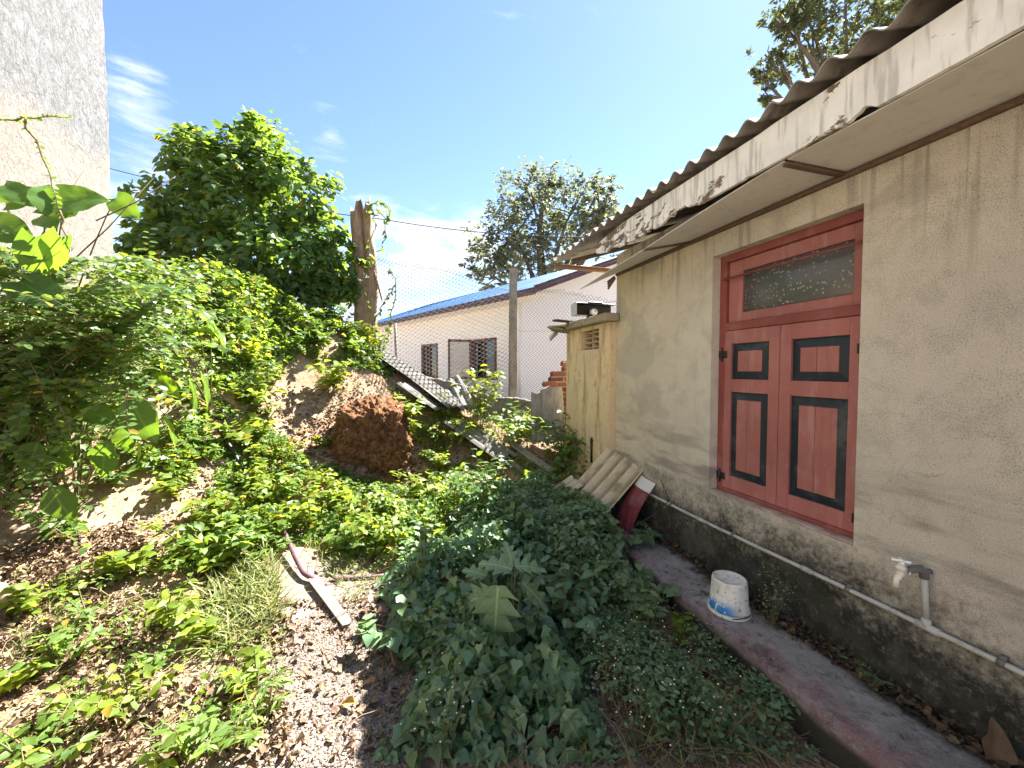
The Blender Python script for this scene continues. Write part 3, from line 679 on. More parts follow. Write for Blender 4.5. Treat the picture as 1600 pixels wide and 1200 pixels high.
# ---- water pipe with tap
def build_pipe():
    t = empty('water_pipe', (2.37, 1.18, .49), 'grey plastic water pipe running along the foot of the house wall', 'pipe')
    px, pz = 2.375, .485; m = MB(); ys = np.linspace(-1.5, 3.35, 60); zz = pz + .012 * np.sin(ys * 1.7) + fbm(ys, ys * 0, 1.2, 2, 2) * .014; XX = px + fbm(ys, ys * 0 + 4, 1.0, 2, 12) * .01
    zf = lambda y: float(np.interp(y, ys, zz)); xf = lambda y: float(np.interp(y, ys, XX))
    tube(m, np.stack([XX, ys, zz], 1), .0125, 10); m.build('main_run', PVC, t)
    for y in (.93, 1.5, 2.27, 2.95):
        m = MB(); tube(m, [(xf(y), y - .012, zf(y)), (xf(y), y + .012, zf(y))], .0175, 10); box(m, (xf(y), y - .011, zf(y) + .012), (WX + .004, y + .011, zf(y) + .028), .002); m.build('pipe_clip', PVCD, t)
    for y in (1.73, 2.6):
        m = MB(); tube(m, [(xf(y), y - .03, zf(y)), (xf(y), y + .03, zf(y))], .0165, 12); m.build('coupling', PVC, t)
    ty = 1.17; m = MB(); tube(m, [(xf(ty), ty - .05, zf(ty)), (xf(ty), ty + .035, zf(ty))], .018, 12); tube(m, [(xf(ty), ty, zf(ty)), (xf(ty), ty, zf(ty) + .04)], .018, 12); m.build('tee', PVC, t)
    top = .74; m = MB(); tube(m, [(xf(ty), ty, zf(ty) + .03), (xf(ty) - .005, ty + .012, top)], .0125, 10); m.build('riser', PVC, t)
    m = MB(); tube(m, [(2.398, ty + .005, top + .012), (xf(ty) - .005, ty + .012, top + .014)], .012, 8)
    tube(m, [(xf(ty) - .005, ty + .012, top - .02), (xf(ty) - .005, ty + .013, top + .008), (xf(ty) - .02, ty + .018, top + .024), (xf(ty) - .05, ty + .03, top + .022), (xf(ty) - .085, ty + .04, top + .012)], [.017, .0185, .0185, .0165, .0165], 12); m.build('elbow', PVCD, t)
    b = np.array([xf(ty) - .105, ty + .046, top + .006])
    p = empty('tap', b - np.array([0, 0, .07]), 'cream plastic garden tap with a cross handle on the wall pipe', 'tap')
    m = MB(); tube(m, [b + (.022, -.007, .004), b + (-.0, 0, 0)], .0135, 12); lathe(m, b, [(0, -.02), (.016, -.018), (.019, 0), (.018, .016), (.021, .018), (.021, .028), (.014, .032), (.008, .05), (0, .05)], 16)
    tube(m, [b + (-.004, 0, -.008), b + (-.018, .006, -.035), b + (-.02, .007, -.068)], [.014, .0115, .0125], 12); m.build('tap_body', TAPM, p)
    m = MB(); c = b + (0, 0, .055)
    for d in ((.8, .6), (-.6, .8)):
        d = np.array([d[0], d[1], 0]) * .034; tube(m, [c - d, c - d * .9, c - d * .3, c + d * .3, c + d * .9, c + d], [.004, .0075, .0045, .0045, .0075, .004], 8)
    lathe(m, c, [(0, -.006), (.009, -.006), (.010, .006), (0, .009)], 12); m.build('tap_handle', WHITEB, p)
    m = MB(); tube(m, [b + (.022, -.007, .004), b + (.03, -.0095, .005)], .0165, 12); m.build('tape_ring', WHITEB, p)
build_pipe()
def build_bucket():
    t = empty('bucket', (2.10, 2.03, .1), 'upturned chalky white plastic bucket with blue print remnants on the walkway', 'bucket')
    m = MB(); lathe(m, (2.1, 2.03, .104), [(.122, 0), (.1285, .002), (.1285, .012), (.120, .014), (.119, .030), (.124, .032), (.124, .040), (.1165, .043), (.105, .205), (.1015, .218), (.094, .222), (.091, .217), (.05, .215), (0, .2155)], 40); m.build('bucket_body', BUCK, t)
    m = MB(); P = [(2.1 + .124 * math.cos(a), 2.03 + .124 * math.sin(a), .118 + .006 * math.sin(3 * a)) for a in np.linspace(-2.2, 1.0, 24)]; tube(m, P, .003, 6); m.build('bucket_handle', IRON, t)
build_bucket()

# ---- sheets leaning at the foot of the wall
def corr_sheet(name, o, du, dv, L, W, m, label, cat='roof sheet', per=.146, amp=.027, thick=.007, bend=0.0, seed=0, group=None, rag=.02):
    """o corner, du along ribs (length L), dv across ribs (width W)"""
    du = np.array(du, float); du /= np.linalg.norm(du); dv = np.array(dv, float); dv -= du * np.dot(du, dv); dv /= np.linalg.norm(dv); n = np.cross(du, dv)
    if n[2] < 0: n = -n
    us = np.linspace(0, L, 14); vs = np.arange(0, W + 1e-6, per / 8)
    U, V = np.meshgrid(us, vs, indexing='ij')
    e = fbm(V, V * 0 + seed, 9, 3, seed) * rag * 4
    Uj = U + np.where(U > L * .97, e, 0) - np.where(U < L * .03, e * .8, 0)
    h = amp * np.cos(2 * np.pi * V / per) + bend * np.sin(np.pi * U / L) + .01 * fbm(U, V, 2, 2, seed)
    P = np.array(o) + Uj[..., None] * du + V[..., None] * dv + h[..., None] * n
    mb = MB(); slab_grid(mb, P, thick, None, (.5 - .5 * np.cos(2 * np.pi * V / per)).ravel()); return tag(mb.build(name, m), label, cat, group)  # v marks the troughs for the painted rib shade
A_, B_, C_, D_ = np.array([2.335, 3.97, .80]), np.array([2.365, 3.43, .615]), np.array([1.74, 4.0, .22]), np.array([1.84, 3.55, .16])
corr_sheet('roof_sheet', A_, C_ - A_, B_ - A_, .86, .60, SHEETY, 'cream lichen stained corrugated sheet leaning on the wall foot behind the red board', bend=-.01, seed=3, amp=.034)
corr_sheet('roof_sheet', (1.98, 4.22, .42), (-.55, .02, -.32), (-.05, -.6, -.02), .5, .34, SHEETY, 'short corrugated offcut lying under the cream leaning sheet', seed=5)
def build_redboard():
    t = empty('red_board', (2.2, 3.3, .1), 'curved dark red painted board with a white top band propped against the wall', 'board')
    tl, tr, bl, br = np.array([2.376, 3.41, .63]), np.array([2.378, 3.18, .605]), np.array([2.15, 3.54, .118]), np.array([2.16, 3.26, .108])
    def strip(f0, f1, m, nm):
        fs = np.linspace(f0, f1, 16); gs = np.linspace(0, 1, 10)
        P = np.array([[(tl + (tr - tl) * g) * (1 - f) + (bl + (br - bl) * g) * f + np.array([-.03, -.005, .01]) * math.sin(math.pi * f) + np.array([-.012, 0, .0]) * math.sin(math.pi * g) for g in gs] for f in fs])
        mb = MB(); slab_grid(mb, P, .006); mb.build(nm, m, t)
    strip(.205, 1, mat_paint('crimson_board', (.19, .03, .042), (.34, .2, .2), .45, .2), 'board_body'); strip(0, .2, mat_paint('white_band', (.72, .72, .69), (.4, .37, .33), .6, .2), 'white_band')
build_redboard()
m_ = MB(); tube(m_, [on_z(985, 862, .12), (2.02, 3.1, .22), (2.2, 2.95, .41), (2.34, 2.93, .53)], [.006, .005, .0045, .004], 6); tube(m_, [(2.34, 2.93, .53), (2.375, 3.1, .66)], .003, 5)
tag(m_.build('iron_rod', IRON), 'thin dark bent rod leaning from the walkway edge to the wall', 'rod')

# ================================================================== LEFT: tall rendered building
m_ = MB()
def _lb():
    X = -3.45; ys = np.linspace(-6, 6.25, 160); zs = np.linspace(0, 12, 60); Y, Z = np.meshgrid(ys, zs, indexing='ij')
    D = fbm(Y, Z, .8, 3, 61) * .05 + np.where(Y > 6.2, fbm(Z, Z * 0, 5, 4, 62) * .03, 0)
    grid(m_, np.stack([X + D, Y + fbm(Z, Y * 0, 6, 4, 63) * .03 * (Y > 6.2), Z], 2), flip=False)
    yb = np.full(60, 6.25); P0 = np.stack([X + D, Y + fbm(Z, Y * 0, 6, 4, 63) * .03 * (Y > 6.2), Z], 2)[-1]
    P1 = P0.copy(); P1[:, 0] = -9; grid(m_, np.stack([P0, P1]))
    grid(m_, np.array([[[X, -6, 12], [X, 6.25, 12]], [[-9, -6, 12], [-9, 6.25, 12]]]))
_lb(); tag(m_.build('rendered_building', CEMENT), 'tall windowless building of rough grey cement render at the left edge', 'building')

# ================================================================== BEYOND: white house
wh = empty('white_house', (4, 12, 0), 'white house with blue metal roof and maroon trim behind the wire fence', 'house')
def build_white():
    c0 = np.array([2.75, 8.57]); d = np.array([-.416, .909]); e = np.array([.909, .416]); nrm = -e     # side wall faces -e
    def W(k, s_, z): p = c0 + d * k + e * s_; return (p[0], p[1], z)
    Lw = 11.0; ze = 3.46; wz = []
    def raywall(u, v):
        dd = ray(u, v); t = np.dot(np.array(list(c0)) - CAM[:2], e) / np.dot(dd[:2], e); p = CAM + t * dd; return np.dot(p[:2] - c0, d), p[2]
    k1a, zt = raywall(776, 527); k1b, zb = raywall(737, 592); ko, _ = raywall(713, 592); k2a, zt2 = raywall(684, 538); k2b, zb2 = raywall(659, 590)
    mb = MB(); Mw = Matrix(((e[0], d[0], 0, c0[0]), (e[1], d[1], 0, c0[1]), (0, 0, 1, 0), (0, 0, 0, 1)))
    def bx(k0, k1, z0, z1, s0=0, s1=.2, m=mb): box(m, (s0, k0, z0), (s1, k1, z1), .001, Mw)
    ks = sorted([k1a, k1b, k2a, k2b]); zt = max(zt, zt2); zb = min(zb, zb2) ; 
    bx(0, ks[0], -.5, ze); bx(ks[1], ks[2], -.5, ze); bx(ks[3], Lw, -.5, ze)
    for a, b in ((ks[0], ks[1]), (ks[2], ks[3])): bx(a, b, -.5, zb); bx(a, b, zt, ze)
    # gable end towards the yard
    rise = math.tan(R_(21)); V = []
    g = [(0.2, -.5), (8, -.5), (8, ze), (4, ze + 4 * rise), (.2, ze + .2 * rise)]
    V = [W(0.0, a, z) for a, z in g] + [W(.2, a, z) for a, z in g]
    mb.add(V, [(0, 1, 2), (0, 2, 3), (0, 3, 4), (5, 7, 6), (5, 8, 7), (5, 9, 8)]); mb.build('wall', WHITEH, wh, smooth=False)
    m = MB(); bx(.3, Lw, .0, ze, 1.6, 1.7, m); m.build('inner_wall', DARKIN, wh, smooth=False)
    # blue ribbed roof
    kk = np.arange(-1.0, Lw + .4, .05); rib = np.where((np.arange(len(kk)) % 5) == 0, .03, 0.0)
    P = np.stack([np.array([W(k, s_, ze + .06 + s_ * rise + r) for k, r in zip(kk, rib)]) for s_ in (-.55, 1.5, 4.0)]); m = MB(); slab_grid(m, P, .02, (0, 0, 1)); m.build('roof', BLUE, wh)
    P = np.stack([np.array([W(k, s_, ze + .06 + (8 - s_) * rise + r) for k, r in zip(kk, rib)]) for s_ in (4.02, 8.5)]); m = MB(); slab_grid(m, P, .02, (0, 0, 1)); m.build('roof', BLUE, wh)
    m = MB(); bx(-.97, Lw + .3, ze - .23, ze - .085, -.52, -.49, m); m.build('fascia_board', MAROON, wh, smooth=False)
    m = MB(); bx(-.95, Lw + .3, ze - .225, ze - .205, -.488, -.002, m); m.build('soffit', WHITEH, wh, smooth=False)
    m = MB(); M = Mw @ Matrix.Translation((-.5, -.99, ze - .20)) @ Matrix.Rotation(-math.atan(rise), 4, 'Y'); box(m, (0, 0, 0), (4.6, .025, .15), .002, M); m.build('verge_board', MAROON, wh, smooth=False)
    m = MB(); tube(m, [W(-.03, -.06, .3), W(-.03, -.06, ze - .25)], .035, 8); m.build('downpipe', WHITEH, wh)
    for (a, b), nm in (((ks[0], ks[1]), 0), ((ks[2], ks[3]), 1)):
        fr = MB(); w = .07
        bx(a, b, zt - w, zt, -.02, .1, fr); bx(a, b, zb, zb + w, -.02, .1, fr); bx(a, a + w, zb + w, zt - w, -.02, .1, fr); bx(b - w, b, zb + w, zt - w, -.02, .1, fr); bx((a + b) / 2 - .035, (a + b) / 2 + .035, zb + w, zt - w, -.01, .09, fr)
        f = fr.build('window_frame', MAROON, wh, smooth=False)
        p = MB(); bx(a + w, (a + b) / 2 - .036, zb + w, zt - w, .03, .036, p); p.build('window_pane', PANE, f, smooth=False)
    # open casement leaf, swung outwards from the far jamb of the nearer window
    hx = ks[1]; wid = .62; hin = np.array(W(hx, -.02, 0)); dirc = -e * .93 + d * .36; dirc /= np.linalg.norm(dirc)
    fr = MB(); Mc = Matrix(((dirc[0], -dirc[1], 0, hin[0]), (dirc[1], dirc[0], 0, hin[1]), (0, 0, 1, 0), (0, 0, 0, 1))); ca = lambda x0, x1, z0, z1, y0=-.02, y1=.02, m=fr: box(m, (x0, y0, z0), (x1, y1, z1), .002, Mc)
    ca(0, .05, zb, zt); ca(wid - .05, wid, zb, zt); ca(.05, wid - .05, zb, zb + .06); ca(.05, wid - .05, zt - .06, zt); cf = fr.build('casement', MAROON, wh, smooth=False)
    p = MB(); ca(.05, wid - .05, zb + .06, zt - .06, -.003, .003, p); p.build('window_pane', mat_simple('frosted_pane', (.62, .64, .64), .3, .4, (.55, .56, .55), bump=.02), cf, smooth=False)
build_white()

# ---- low wall, fence, brick remnant, boards
def build_lowwall():
    a = np.array([.15, 7.3]); b = np.array([2.35, 5.85]); d = (b - a) / np.linalg.norm(b - a); n = np.array([-d[1], d[0]]); L = np.linalg.norm(b - a); mb = MB()
    ks = np.linspace(0, L, 60); top = 1.72 + (1.10 - 1.72) * ks / L + fbm(ks, ks * 0, 3.5, 5, 71) * .2
    prof = [(-.07, -1.5), (-.075, -.02), (-.06, 0), (.06, .0), (.075, -.02), (.07, -1.5)]
    P = np.stack([np.stack([a[0] + d[0] * ks + n[0] * o, a[1] + d[1] * ks + n[1] * o, top + dz], 1) for o, dz in prof]); grid(mb, P)
    tag(mb.build('low_wall', LOWW), 'low broken grey cement wall under the wire fence', 'wall')
build_lowwall()
FA = np.array([-1.3, 8.45]); FB = np.array([4.0, 5.75])
def build_fence():
    t = empty('chain_link_fence', (2.0, 6.75, 1.1), 'tall rusty chain link fence with a concrete post in front of the white house', 'fence')
    d = (FB - FA) / np.linalg.norm(FB - FA); L = np.linalg.norm(FB - FA); n = np.array([-d[1], d[0]]); c = .062; n_w = int(L / c)
    top = lambda k: 4.05 - .21 * k + .07 * np.sin(k * 1.3) + .05 * np.sin(k * 3.1); bot = lambda k: np.clip(2.5 - .42 * k, 1.0, 3)
    mb = MB(); w = .0066
    for i in range(n_w + 1):
        zs = np.arange(bot(i * c), top(i * c), c * .62); 
        kk = i * c + np.where(np.arange(len(zs)) % 2 == 0, -c * .27, c * .77) + fbm(zs, zs * 0 + i * .07, 1.5, 2, 81) * .02
        bl = fbm(kk, zs, .8, 2, 83) * .12; off = np.where(np.arange(len(zs)) % 2 == 0, -.0025, .0025) + bl
        P = np.stack([FA[0] + d[0] * kk + n[0] * off, FA[1] + d[1] * kk + n[1] * off, zs], 1)
        tube(mb, P, w, 3, cap=False)
    o = mb.build('wire_mesh', WIRE, t); o['kind'] = 'stuff'
    for zz in (-.06, -.75):
        m = MB(); ks = np.linspace(0, L, 50); tube(m, np.stack([FA[0] + d[0] * ks, FA[1] + d[1] * ks, top(ks) + zz], 1), .0022, 4); m.build('strand', WIRE, t)
    P0 = at(803, 422, 7.0); m = MB(); px, py = P0[0], P0[1]
    for z0, z1, j in ((.6, P0[2], 0),): 
        zs = np.linspace(z0, z1, 24); q = .062; ring = np.array([(-q, -q), (q, -q), (q, q), (-q, q)])
        P = np.stack([np.stack([px - .05 + r[0] * (1 - .12 * (zs - z0) / 3) + .02 * (zs - z0) * .3 + fbm(zs, zs * 0 + k, 6, 3, 91) * .012, py - .07 + r[1] + 0 * zs, zs], 1) for k, r in enumerate(list(ring) + [ring[0]])]); grid(m, P); m.add([P[k][-1] for k in range(4)], [(0, 1, 2), (0, 2, 3)])
    m.build('post', POSTM, t, smooth=False)
    pw = at(590, 520, 7.55); m = MB(); tube(m, [(pw[0] + .35, pw[1] - .1, 1.3), (pw[0] + .33, pw[1] - .1, 2.6)], .03, 6); m.build('stake', GREYWOOD, t)
build_fence()
def build_bricks():
    o = on_y(846, 622, 5.6); t = empty('broken_brick_wall', (o[0], 5.6, 1.0), 'stepped remnant of old red brick wall beside the outbuilding', 'wall')
    bl, bh, bw, g = .215, .067, .10, .011; bm = MB(); box(bm, (-bl / 2, -bw / 2, -bh / 2), (bl / 2, bw / 2, bh / 2), .008)
    me_all = []
    for q in range(3):
        b = MB(); box(b, (-bl / 2, -bw / 2, -bh / 2), (bl / 2, bw / 2, bh / 2), .01, a=q / 2); b.V[0] = b.V[0] + rng.normal(0, .003, b.V[0].shape); me = b.mesh('brick', False); me.materials.append(BRICK); me_all.append(me)
    x0 = o[0] + .02; z0 = .82; mort = MB(); rows = 14
    for r in range(rows):
        st = max(0, r - 9) * .085 + (.05 if r > 9 else 0); x = x0 + (r % 2) * bl / 2 + st - .05 * (r < 4)
        xb = x
        while x < 2.95:
            b = bpy.data.objects.new('brick', me_all[int(rng.integers(3))]); col.objects.link(b); b.parent = t
            b.location = (x + bl / 2 - t.location.x, rng.uniform(-.012, .012), z0 + r * (bh + g) + bh / 2 - t.location.z); b.rotation_euler = (rng.uniform(-.03, .03), rng.uniform(-.03, .03), rng.uniform(-.06, .06))
            x += bl + g
        box(mort, (xb + .02, 5.565, z0 + r * (bh + g) + .004), (2.95, 5.637, z0 + r * (bh + g) + bh + g + .0035), .001)
    mort.build('mortar', MORTAR, t, smooth=False)
build_bricks()
def board(name, o, L, W, T, ax, m, label, cat='board', seed=0):
    """ax = 3x3 columns: length, width, thickness directions"""
    mb = MB(); us = np.linspace(0, L, 10); ws = np.linspace(0, W, 6); U, V = np.meshgrid(us, ws, indexing='ij')
    e = fbm(V, V * 0 + seed, 14, 3, seed) * .09; Uj = U + np.where(U > L * .95, e, 0); P = np.array(o) + Uj[..., None] * ax[0] + V[..., None] * ax[1] + (.012 * fbm(U, V, 2, 2, seed + 4))[..., None] * ax[2]
    slab_grid(mb, P, T, None); return tag(mb.build(name, m), label, cat)
def ortho(l, w): l = np.array(l, float); l /= np.linalg.norm(l); w = np.array(w, float); w -= l * np.dot(l, w); w /= np.linalg.norm(w); return (l, w, np.cross(l, w))
for (u, v, Y, w, h, ti, lab) in ((829, 690, 5.28, .23, .70, .05, 'left of two weathered grey boards standing beside the outbuilding'), (852, 692, 5.24, .33, .80, -.06, 'right, taller of two weathered grey boards standing beside the outbuilding')):
    p = on_y(u, v, Y); board('board', p, h, w, .025, ortho((ti, .12, 1), (1, -.05, 0)), GREYWOOD, lab, seed=int(u))
# sheets sliding down the right flank of the bank
def slide(px0, px1, W, lab, m=SHEETG, lift=.05, name='roof_sheet', per=.146, amp=.02, seed=0, bend=0.0, side=(.25, -.9, -.33)):
    a, b = hit(*px0), hit(*px1); a[2] += lift; b[2] += lift; L = np.linalg.norm(b - a)
    return corr_sheet(name, a, b - a, side, L, W, m, lab, per=per, amp=amp, seed=seed, bend=bend, rag=.04)
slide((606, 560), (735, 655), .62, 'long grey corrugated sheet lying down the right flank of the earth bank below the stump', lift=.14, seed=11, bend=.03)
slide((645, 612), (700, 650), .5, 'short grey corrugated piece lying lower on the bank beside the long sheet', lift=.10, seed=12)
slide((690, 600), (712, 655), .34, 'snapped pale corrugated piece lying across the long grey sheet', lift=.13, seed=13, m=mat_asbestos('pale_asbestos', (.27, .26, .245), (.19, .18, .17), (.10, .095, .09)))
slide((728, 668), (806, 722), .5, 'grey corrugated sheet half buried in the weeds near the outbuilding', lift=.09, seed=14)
def plank(px0, px1, W, T, lab, m, lift=.06, side=(.5, .6, .1)):
    a, b = hit(*px0), hit(*px1); a[2] += lift; b[2] += lift * .8; return board('board', a, np.linalg.norm(b - a), W, T, ortho(b - a, side), m, lab, seed=int(px0[0]))
plank((786, 702), (862, 752), .11, .035, 'long grey plank sloping down to the wall foot among the weeds', GREYWOOD, .16)
plank((760, 706), (826, 752), .09, .03, 'narrow pale plank lying below the long grey one on the bank', PALEWOOD, .08)
plank((729, 690), (741, 718), .07, .03, 'short pale stick of timber standing out of the weeds on the bank', PALEWOOD, .12)
plank((481, 914), (537, 988), .06, .02, 'pale weathered board lying on the gravel path', PALEWOOD, .045, (.6, .35, .15))
# tubes on the ground
def ground_tube(name, px, r, m, lab, cat, lift=None):
    P = np.array([hit(*p) for p in px]); P[:, 2] += (r if lift is None else np.array(lift)); t = np.linspace(0, len(P) - 1, 5 * len(P)); Q = np.stack([np.interp(t, np.arange(len(P)), P[:, k]) for k in range(3)], 1)
    mb = MB(); tube(mb, Q, r, 8); return tag(mb.build(name, m), lab, cat)
ground_tube('plastic_pipe', [(444, 850), (462, 885), (474, 905), (508, 922)], .019, PURPLE, 'faded purple plastic pipe bent on the ground above the pale board', 'pipe', [.11, .07, .05, .03])
ground_tube('plastic_pipe', [(520, 908), (566, 906), (600, 903)], .017, PURPLE, 'short straight purple pipe half under dry straw', 'pipe')
ground_tube('plastic_pipe', [(338, 680), (352, 700), (376, 735), (388, 752)], .022, BLACKP, 'black plastic pipe poking out of the bank among leaves', 'pipe', [.12, .1, .06, .0])
ground_tube('stick', [(618, 1055), (604, 1020)], .009, TWIG, 'short brown stick at the edge of the ivy', 'stick', [.05, .12])
ground_tube('stick', [(12, 1140), (60, 1100), (98, 1078)], .008, TWIG, 'long dry stick in the leaf litter at the lower left', 'stick')
ground_tube('stick', [(-10, 915), (8, 940), (14, 955)], .035, BARK, 'thick dead root end at the left edge of the path', 'stick')
def build_bottle():
    p = hit(578, 1005); mb = MB(); a = Vector((-.1, .55, .8)); lathe(mb, p + np.array([0, 0, .035]), [(0, -.055), (.026, -.05), (.036, -.02), (.034, .02), (.018, .06), (.012, .075), (.012, .095), (0, .096)], 16, a)
    m = Mat('cloudy_green_plastic', .3, .5); m.color((.34, .36, .22)); m.b.inputs['Transmission Weight'].default_value = .25; m.bump(m.noise(40, 3), .4, .01); tag(mb.build('plastic_bottle', m.m), 'crumpled cloudy green plastic bottle beside the pale board', 'bottle')
build_bottle()
# laterite lump
def build_rock(name, c, R, lab, seed, sub=5):
    bm = bmesh.new(); bmesh.ops.create_icosphere(bm, subdivisions=sub, radius=1); me = bpy.data.meshes.new(name)
    for v in bm.verts:
        q = v.co.copy(); s_ = Vector((seed, seed * 2, 0))
        f = 1 + .30 * mnoise.noise(q * 1.3 + s_) + .16 * mnoise.noise(q * 3.3 + s_) + .10 * mnoise.noise(q * 8 + s_) + .10 * mnoise.noise(q * 17 + s_) + .08 * mnoise.noise(q * 31 + s_)
        # blocky: flatten towards a box
        b = max(abs(q.x), abs(q.y), abs(q.z)); f *= (1 / b) ** .45
        v.co = Vector((q.x * R[0] * f, q.y * R[1] * f, q.z * R[2] * f)) + Vector(c)
    bm.to_mesh(me); bm.free(); me.polygons.foreach_set('use_smooth', np.ones(len(me.polygons), bool)); return tag(link(name, me, LATER), lab, 'rock')
pr = hit(590, 735); build_rock('laterite_rock', (pr[0] - .04, pr[1] + .30, pr[2] + .33), (.46, .40, .50), 'big pitted orange brown laterite block jutting from the earth bank', 3, 6)
# cable
def build_cable():
    a = at(110, 246, 9.2); st = at(600, 343, 8.3); b = at(945, 371, 7.6); e = at(1040, 360, 8.0); mb = MB()
    P = []
    for (p, q, s_) in ((a, st, .16), (st, b, .10), (b, e, .02)):
        for f in np.linspace(0, 1, 20): P.append(p + (q - p) * f - np.array([0, 0, s_ * 4 * f * (1 - f)]))
    tube(mb, np.array(P)[[i for i in range(len(P)) if i not in (20, 40)]], .0095, 5); tag(mb.build('cable', BLACKP), 'black overhead cable slung past the dead stump to the house roof', 'cable')
build_cable()

# ================================================================== VEGETATION
def tpl(st, tipy=1.0, fold=.18, droop=.18, basey=0.0, base_notch=None):
    """leaf template: st = [(y_mid, y_side, half_width)]; x across, y along, z up; length 1"""
    V = [(0, basey, 0)]
    for (ym, ys_, w) in st: V += [(-w, ys_, fold * w - droop * ys_ * abs(ys_)), (0, ym, -droop * ym * ym), (w, ys_, fold * w - droop * ys_ * abs(ys_))]
    V.append((0, tipy, -droop * tipy * tipy)); n = len(st); T = [(0, 2, 1), (0, 3, 2)]
    for i in range(n - 1):
        a = 1 + 3 * i; b = a + 3
        T += [(a, a + 1, b + 1), (a, b + 1, b), (a + 1, a + 2, b + 2), (a + 1, b + 2, b + 1)]
    a = 1 + 3 * (n - 1); t = len(V) - 1; T += [(a, a + 1, t), (a + 1, a + 2, t)]
    return np.array(V, float), np.array(T)[:, ::-1]
T_MIN = tpl([(.45, .45, .28)]); T_OV = tpl([(.22, .22, .22), (.55, .52, .26)]); T_OVL = tpl([(.15, .15, .19), (.4, .38, .30), (.72, .7, .19)], droop=.3)
T_HEART = tpl([(.12, -.12, .27), (.42, .32, .42), (.72, .68, .22)], droop=.22); T_HEARTS = tpl([(.2, -.06, .33), (.55, .48, .34)], droop=.2)
T_ROUND = tpl([(.3, .25, .32), (.7, .72, .27)], droop=.1); T_LONG = tpl([(.2, .2, .10), (.55, .53, .13)], droop=.35, fold=.35)
T_IVY = tpl([(.12, -.08, .30), (.34, .22, .44), (.50, .56, .19)], droop=.15)
T_CURL = tpl([(.2, .2, .22), (.6, .6, .26)], fold=.75, droop=-.25)
def nrmz(a): return a / (np.linalg.norm(a, axis=-1, keepdims=True) + 1e-9)
def leaves(mb, pos, d, n, size, T, v=None, wob=.06):
    pos = np.asarray(pos, float).reshape(-1, 3); N = len(pos); V0, F0 = T
    if N == 0: return
    d = nrmz(np.broadcast_to(np.asarray(d, float), (N, 3))); n = np.broadcast_to(np.asarray(n, float), (N, 3)); s_ = nrmz(np.cross(d, n)); n = np.cross(s_, d)
    size = np.broadcast_to(np.asarray(size, float), (N,)); K = len(V0); L = V0[None] + rng.normal(0, wob * .4, (N, K, 3)) * (np.abs(V0[None]) > 0)
    asp = rng.uniform(.85, 1.15, (N, 1)); bend = rng.normal(0, .12, (N, 1))
    x = L[..., 0] * asp; y = L[..., 1]; z = L[..., 2] + bend * y * y
    P = pos[:, None] + size[:, None, None] * (x[..., None] * s_[:, None] + y[..., None] * d[:, None] + z[..., None] * n[:, None])
    F = F0[None] + (np.arange(N) * K)[:, None, None]; v = rng.random(N) if v is None else np.broadcast_to(v, (N,))
    mb.add(P.reshape(-1, 3), F.reshape(-1, 3), np.repeat(v, K))
def rdir(N, up=0.0, spread=1.0):
    a = rng.random(N) * 2 * np.pi; return nrmz(np.stack([np.cos(a) * spread, np.sin(a) * spread, np.full(N, up) + rng.normal(0, .25, N)], 1))
LIGHT = nrmz(np.array([.35, .1, 1.0]))
def up_n(N, tilt=.5, bias=(0, 0, 1)): return nrmz(np.array(bias) + rng.normal(0, tilt, (N, 3)))

# ---- ground covers (uncountable): creepers on the bank, ivy in the shade, weeds, litter, pebbles
def cover(name, px, n, hmax, size, T, m, label, thin=None, droop=-.25, tilt=.45, top=.45, clump=2.2, bias=(.1, -.25, 1), vines=0, seed=0, htaper=.3):
    poly = poly_px(px); P = sample_poly(poly, n, thin); x, y = P[:, 0], P[:, 1]
    hm = hmax * (.35 + 1.3 * vn(x * clump, y * clump, seed + 5)) 
    # lower towards the edge of the patch
    dmin = np.full(len(x), 9.0)
    for i in range(len(poly)):
        a, b = poly[i], poly[(i + 1) % len(poly)]; ab = b - a; t = np.clip(((P - a) @ ab) / (ab @ ab + 1e-9), 0, 1); dmin = np.minimum(dmin, np.linalg.norm(P - (a + t[:, None] * ab), axis=1))
    hm = hm * np.clip(dmin / htaper, .15, 1)
    z = ground_z(x, y) + .015 + hm * rng.random(len(x)) ** top
    mb = MB(); leaves(mb, np.stack([x, y, z], 1), rdir(len(x), droop), up_n(len(x), tilt, bias), rng.uniform(size[0], size[1], len(x)) * rng.choice([.7, 1, 1, 1.15], len(x)), T)
    o = mb.build(name, m); tag(o, label, kind='stuff')
    if vines:
        vb = MB(); Q = sample_poly(poly, vines)
        for q in Q:
            a = rng.random() * 6.28; k = np.linspace(0, rng.uniform(.25, .7), 7); xx = q[0] + np.cos(a) * k + fbm(k, k * 0 + q[0], 5, 2, 3) * .2; yy = q[1] + np.sin(a) * k + fbm(k, k * 0 + q[1], 5, 2, 4) * .2
            zz = ground_z(xx, yy) + .02 + hmax * .6 * np.sin(np.pi * np.linspace(0, 1, 7)) * rng.random(); tube(vb, np.stack([xx, yy, zz], 1), .0022, 3, rng.random(), cap=False)
        tag(vb.build(name.replace('leaves', 'stems') if 'leaves' in name else name + '_stems', TWIG), 'thin trailing stems among the ' + label, kind='stuff')
def patchy(sc, th, seed, soft=.15): return lambda x, y: np.clip((vn(x * sc, y * sc, seed) * .6 + vn(x * sc * 2.7, y * sc * 2.7, seed + 1) * .4 - th) / soft, 0.02, 1)
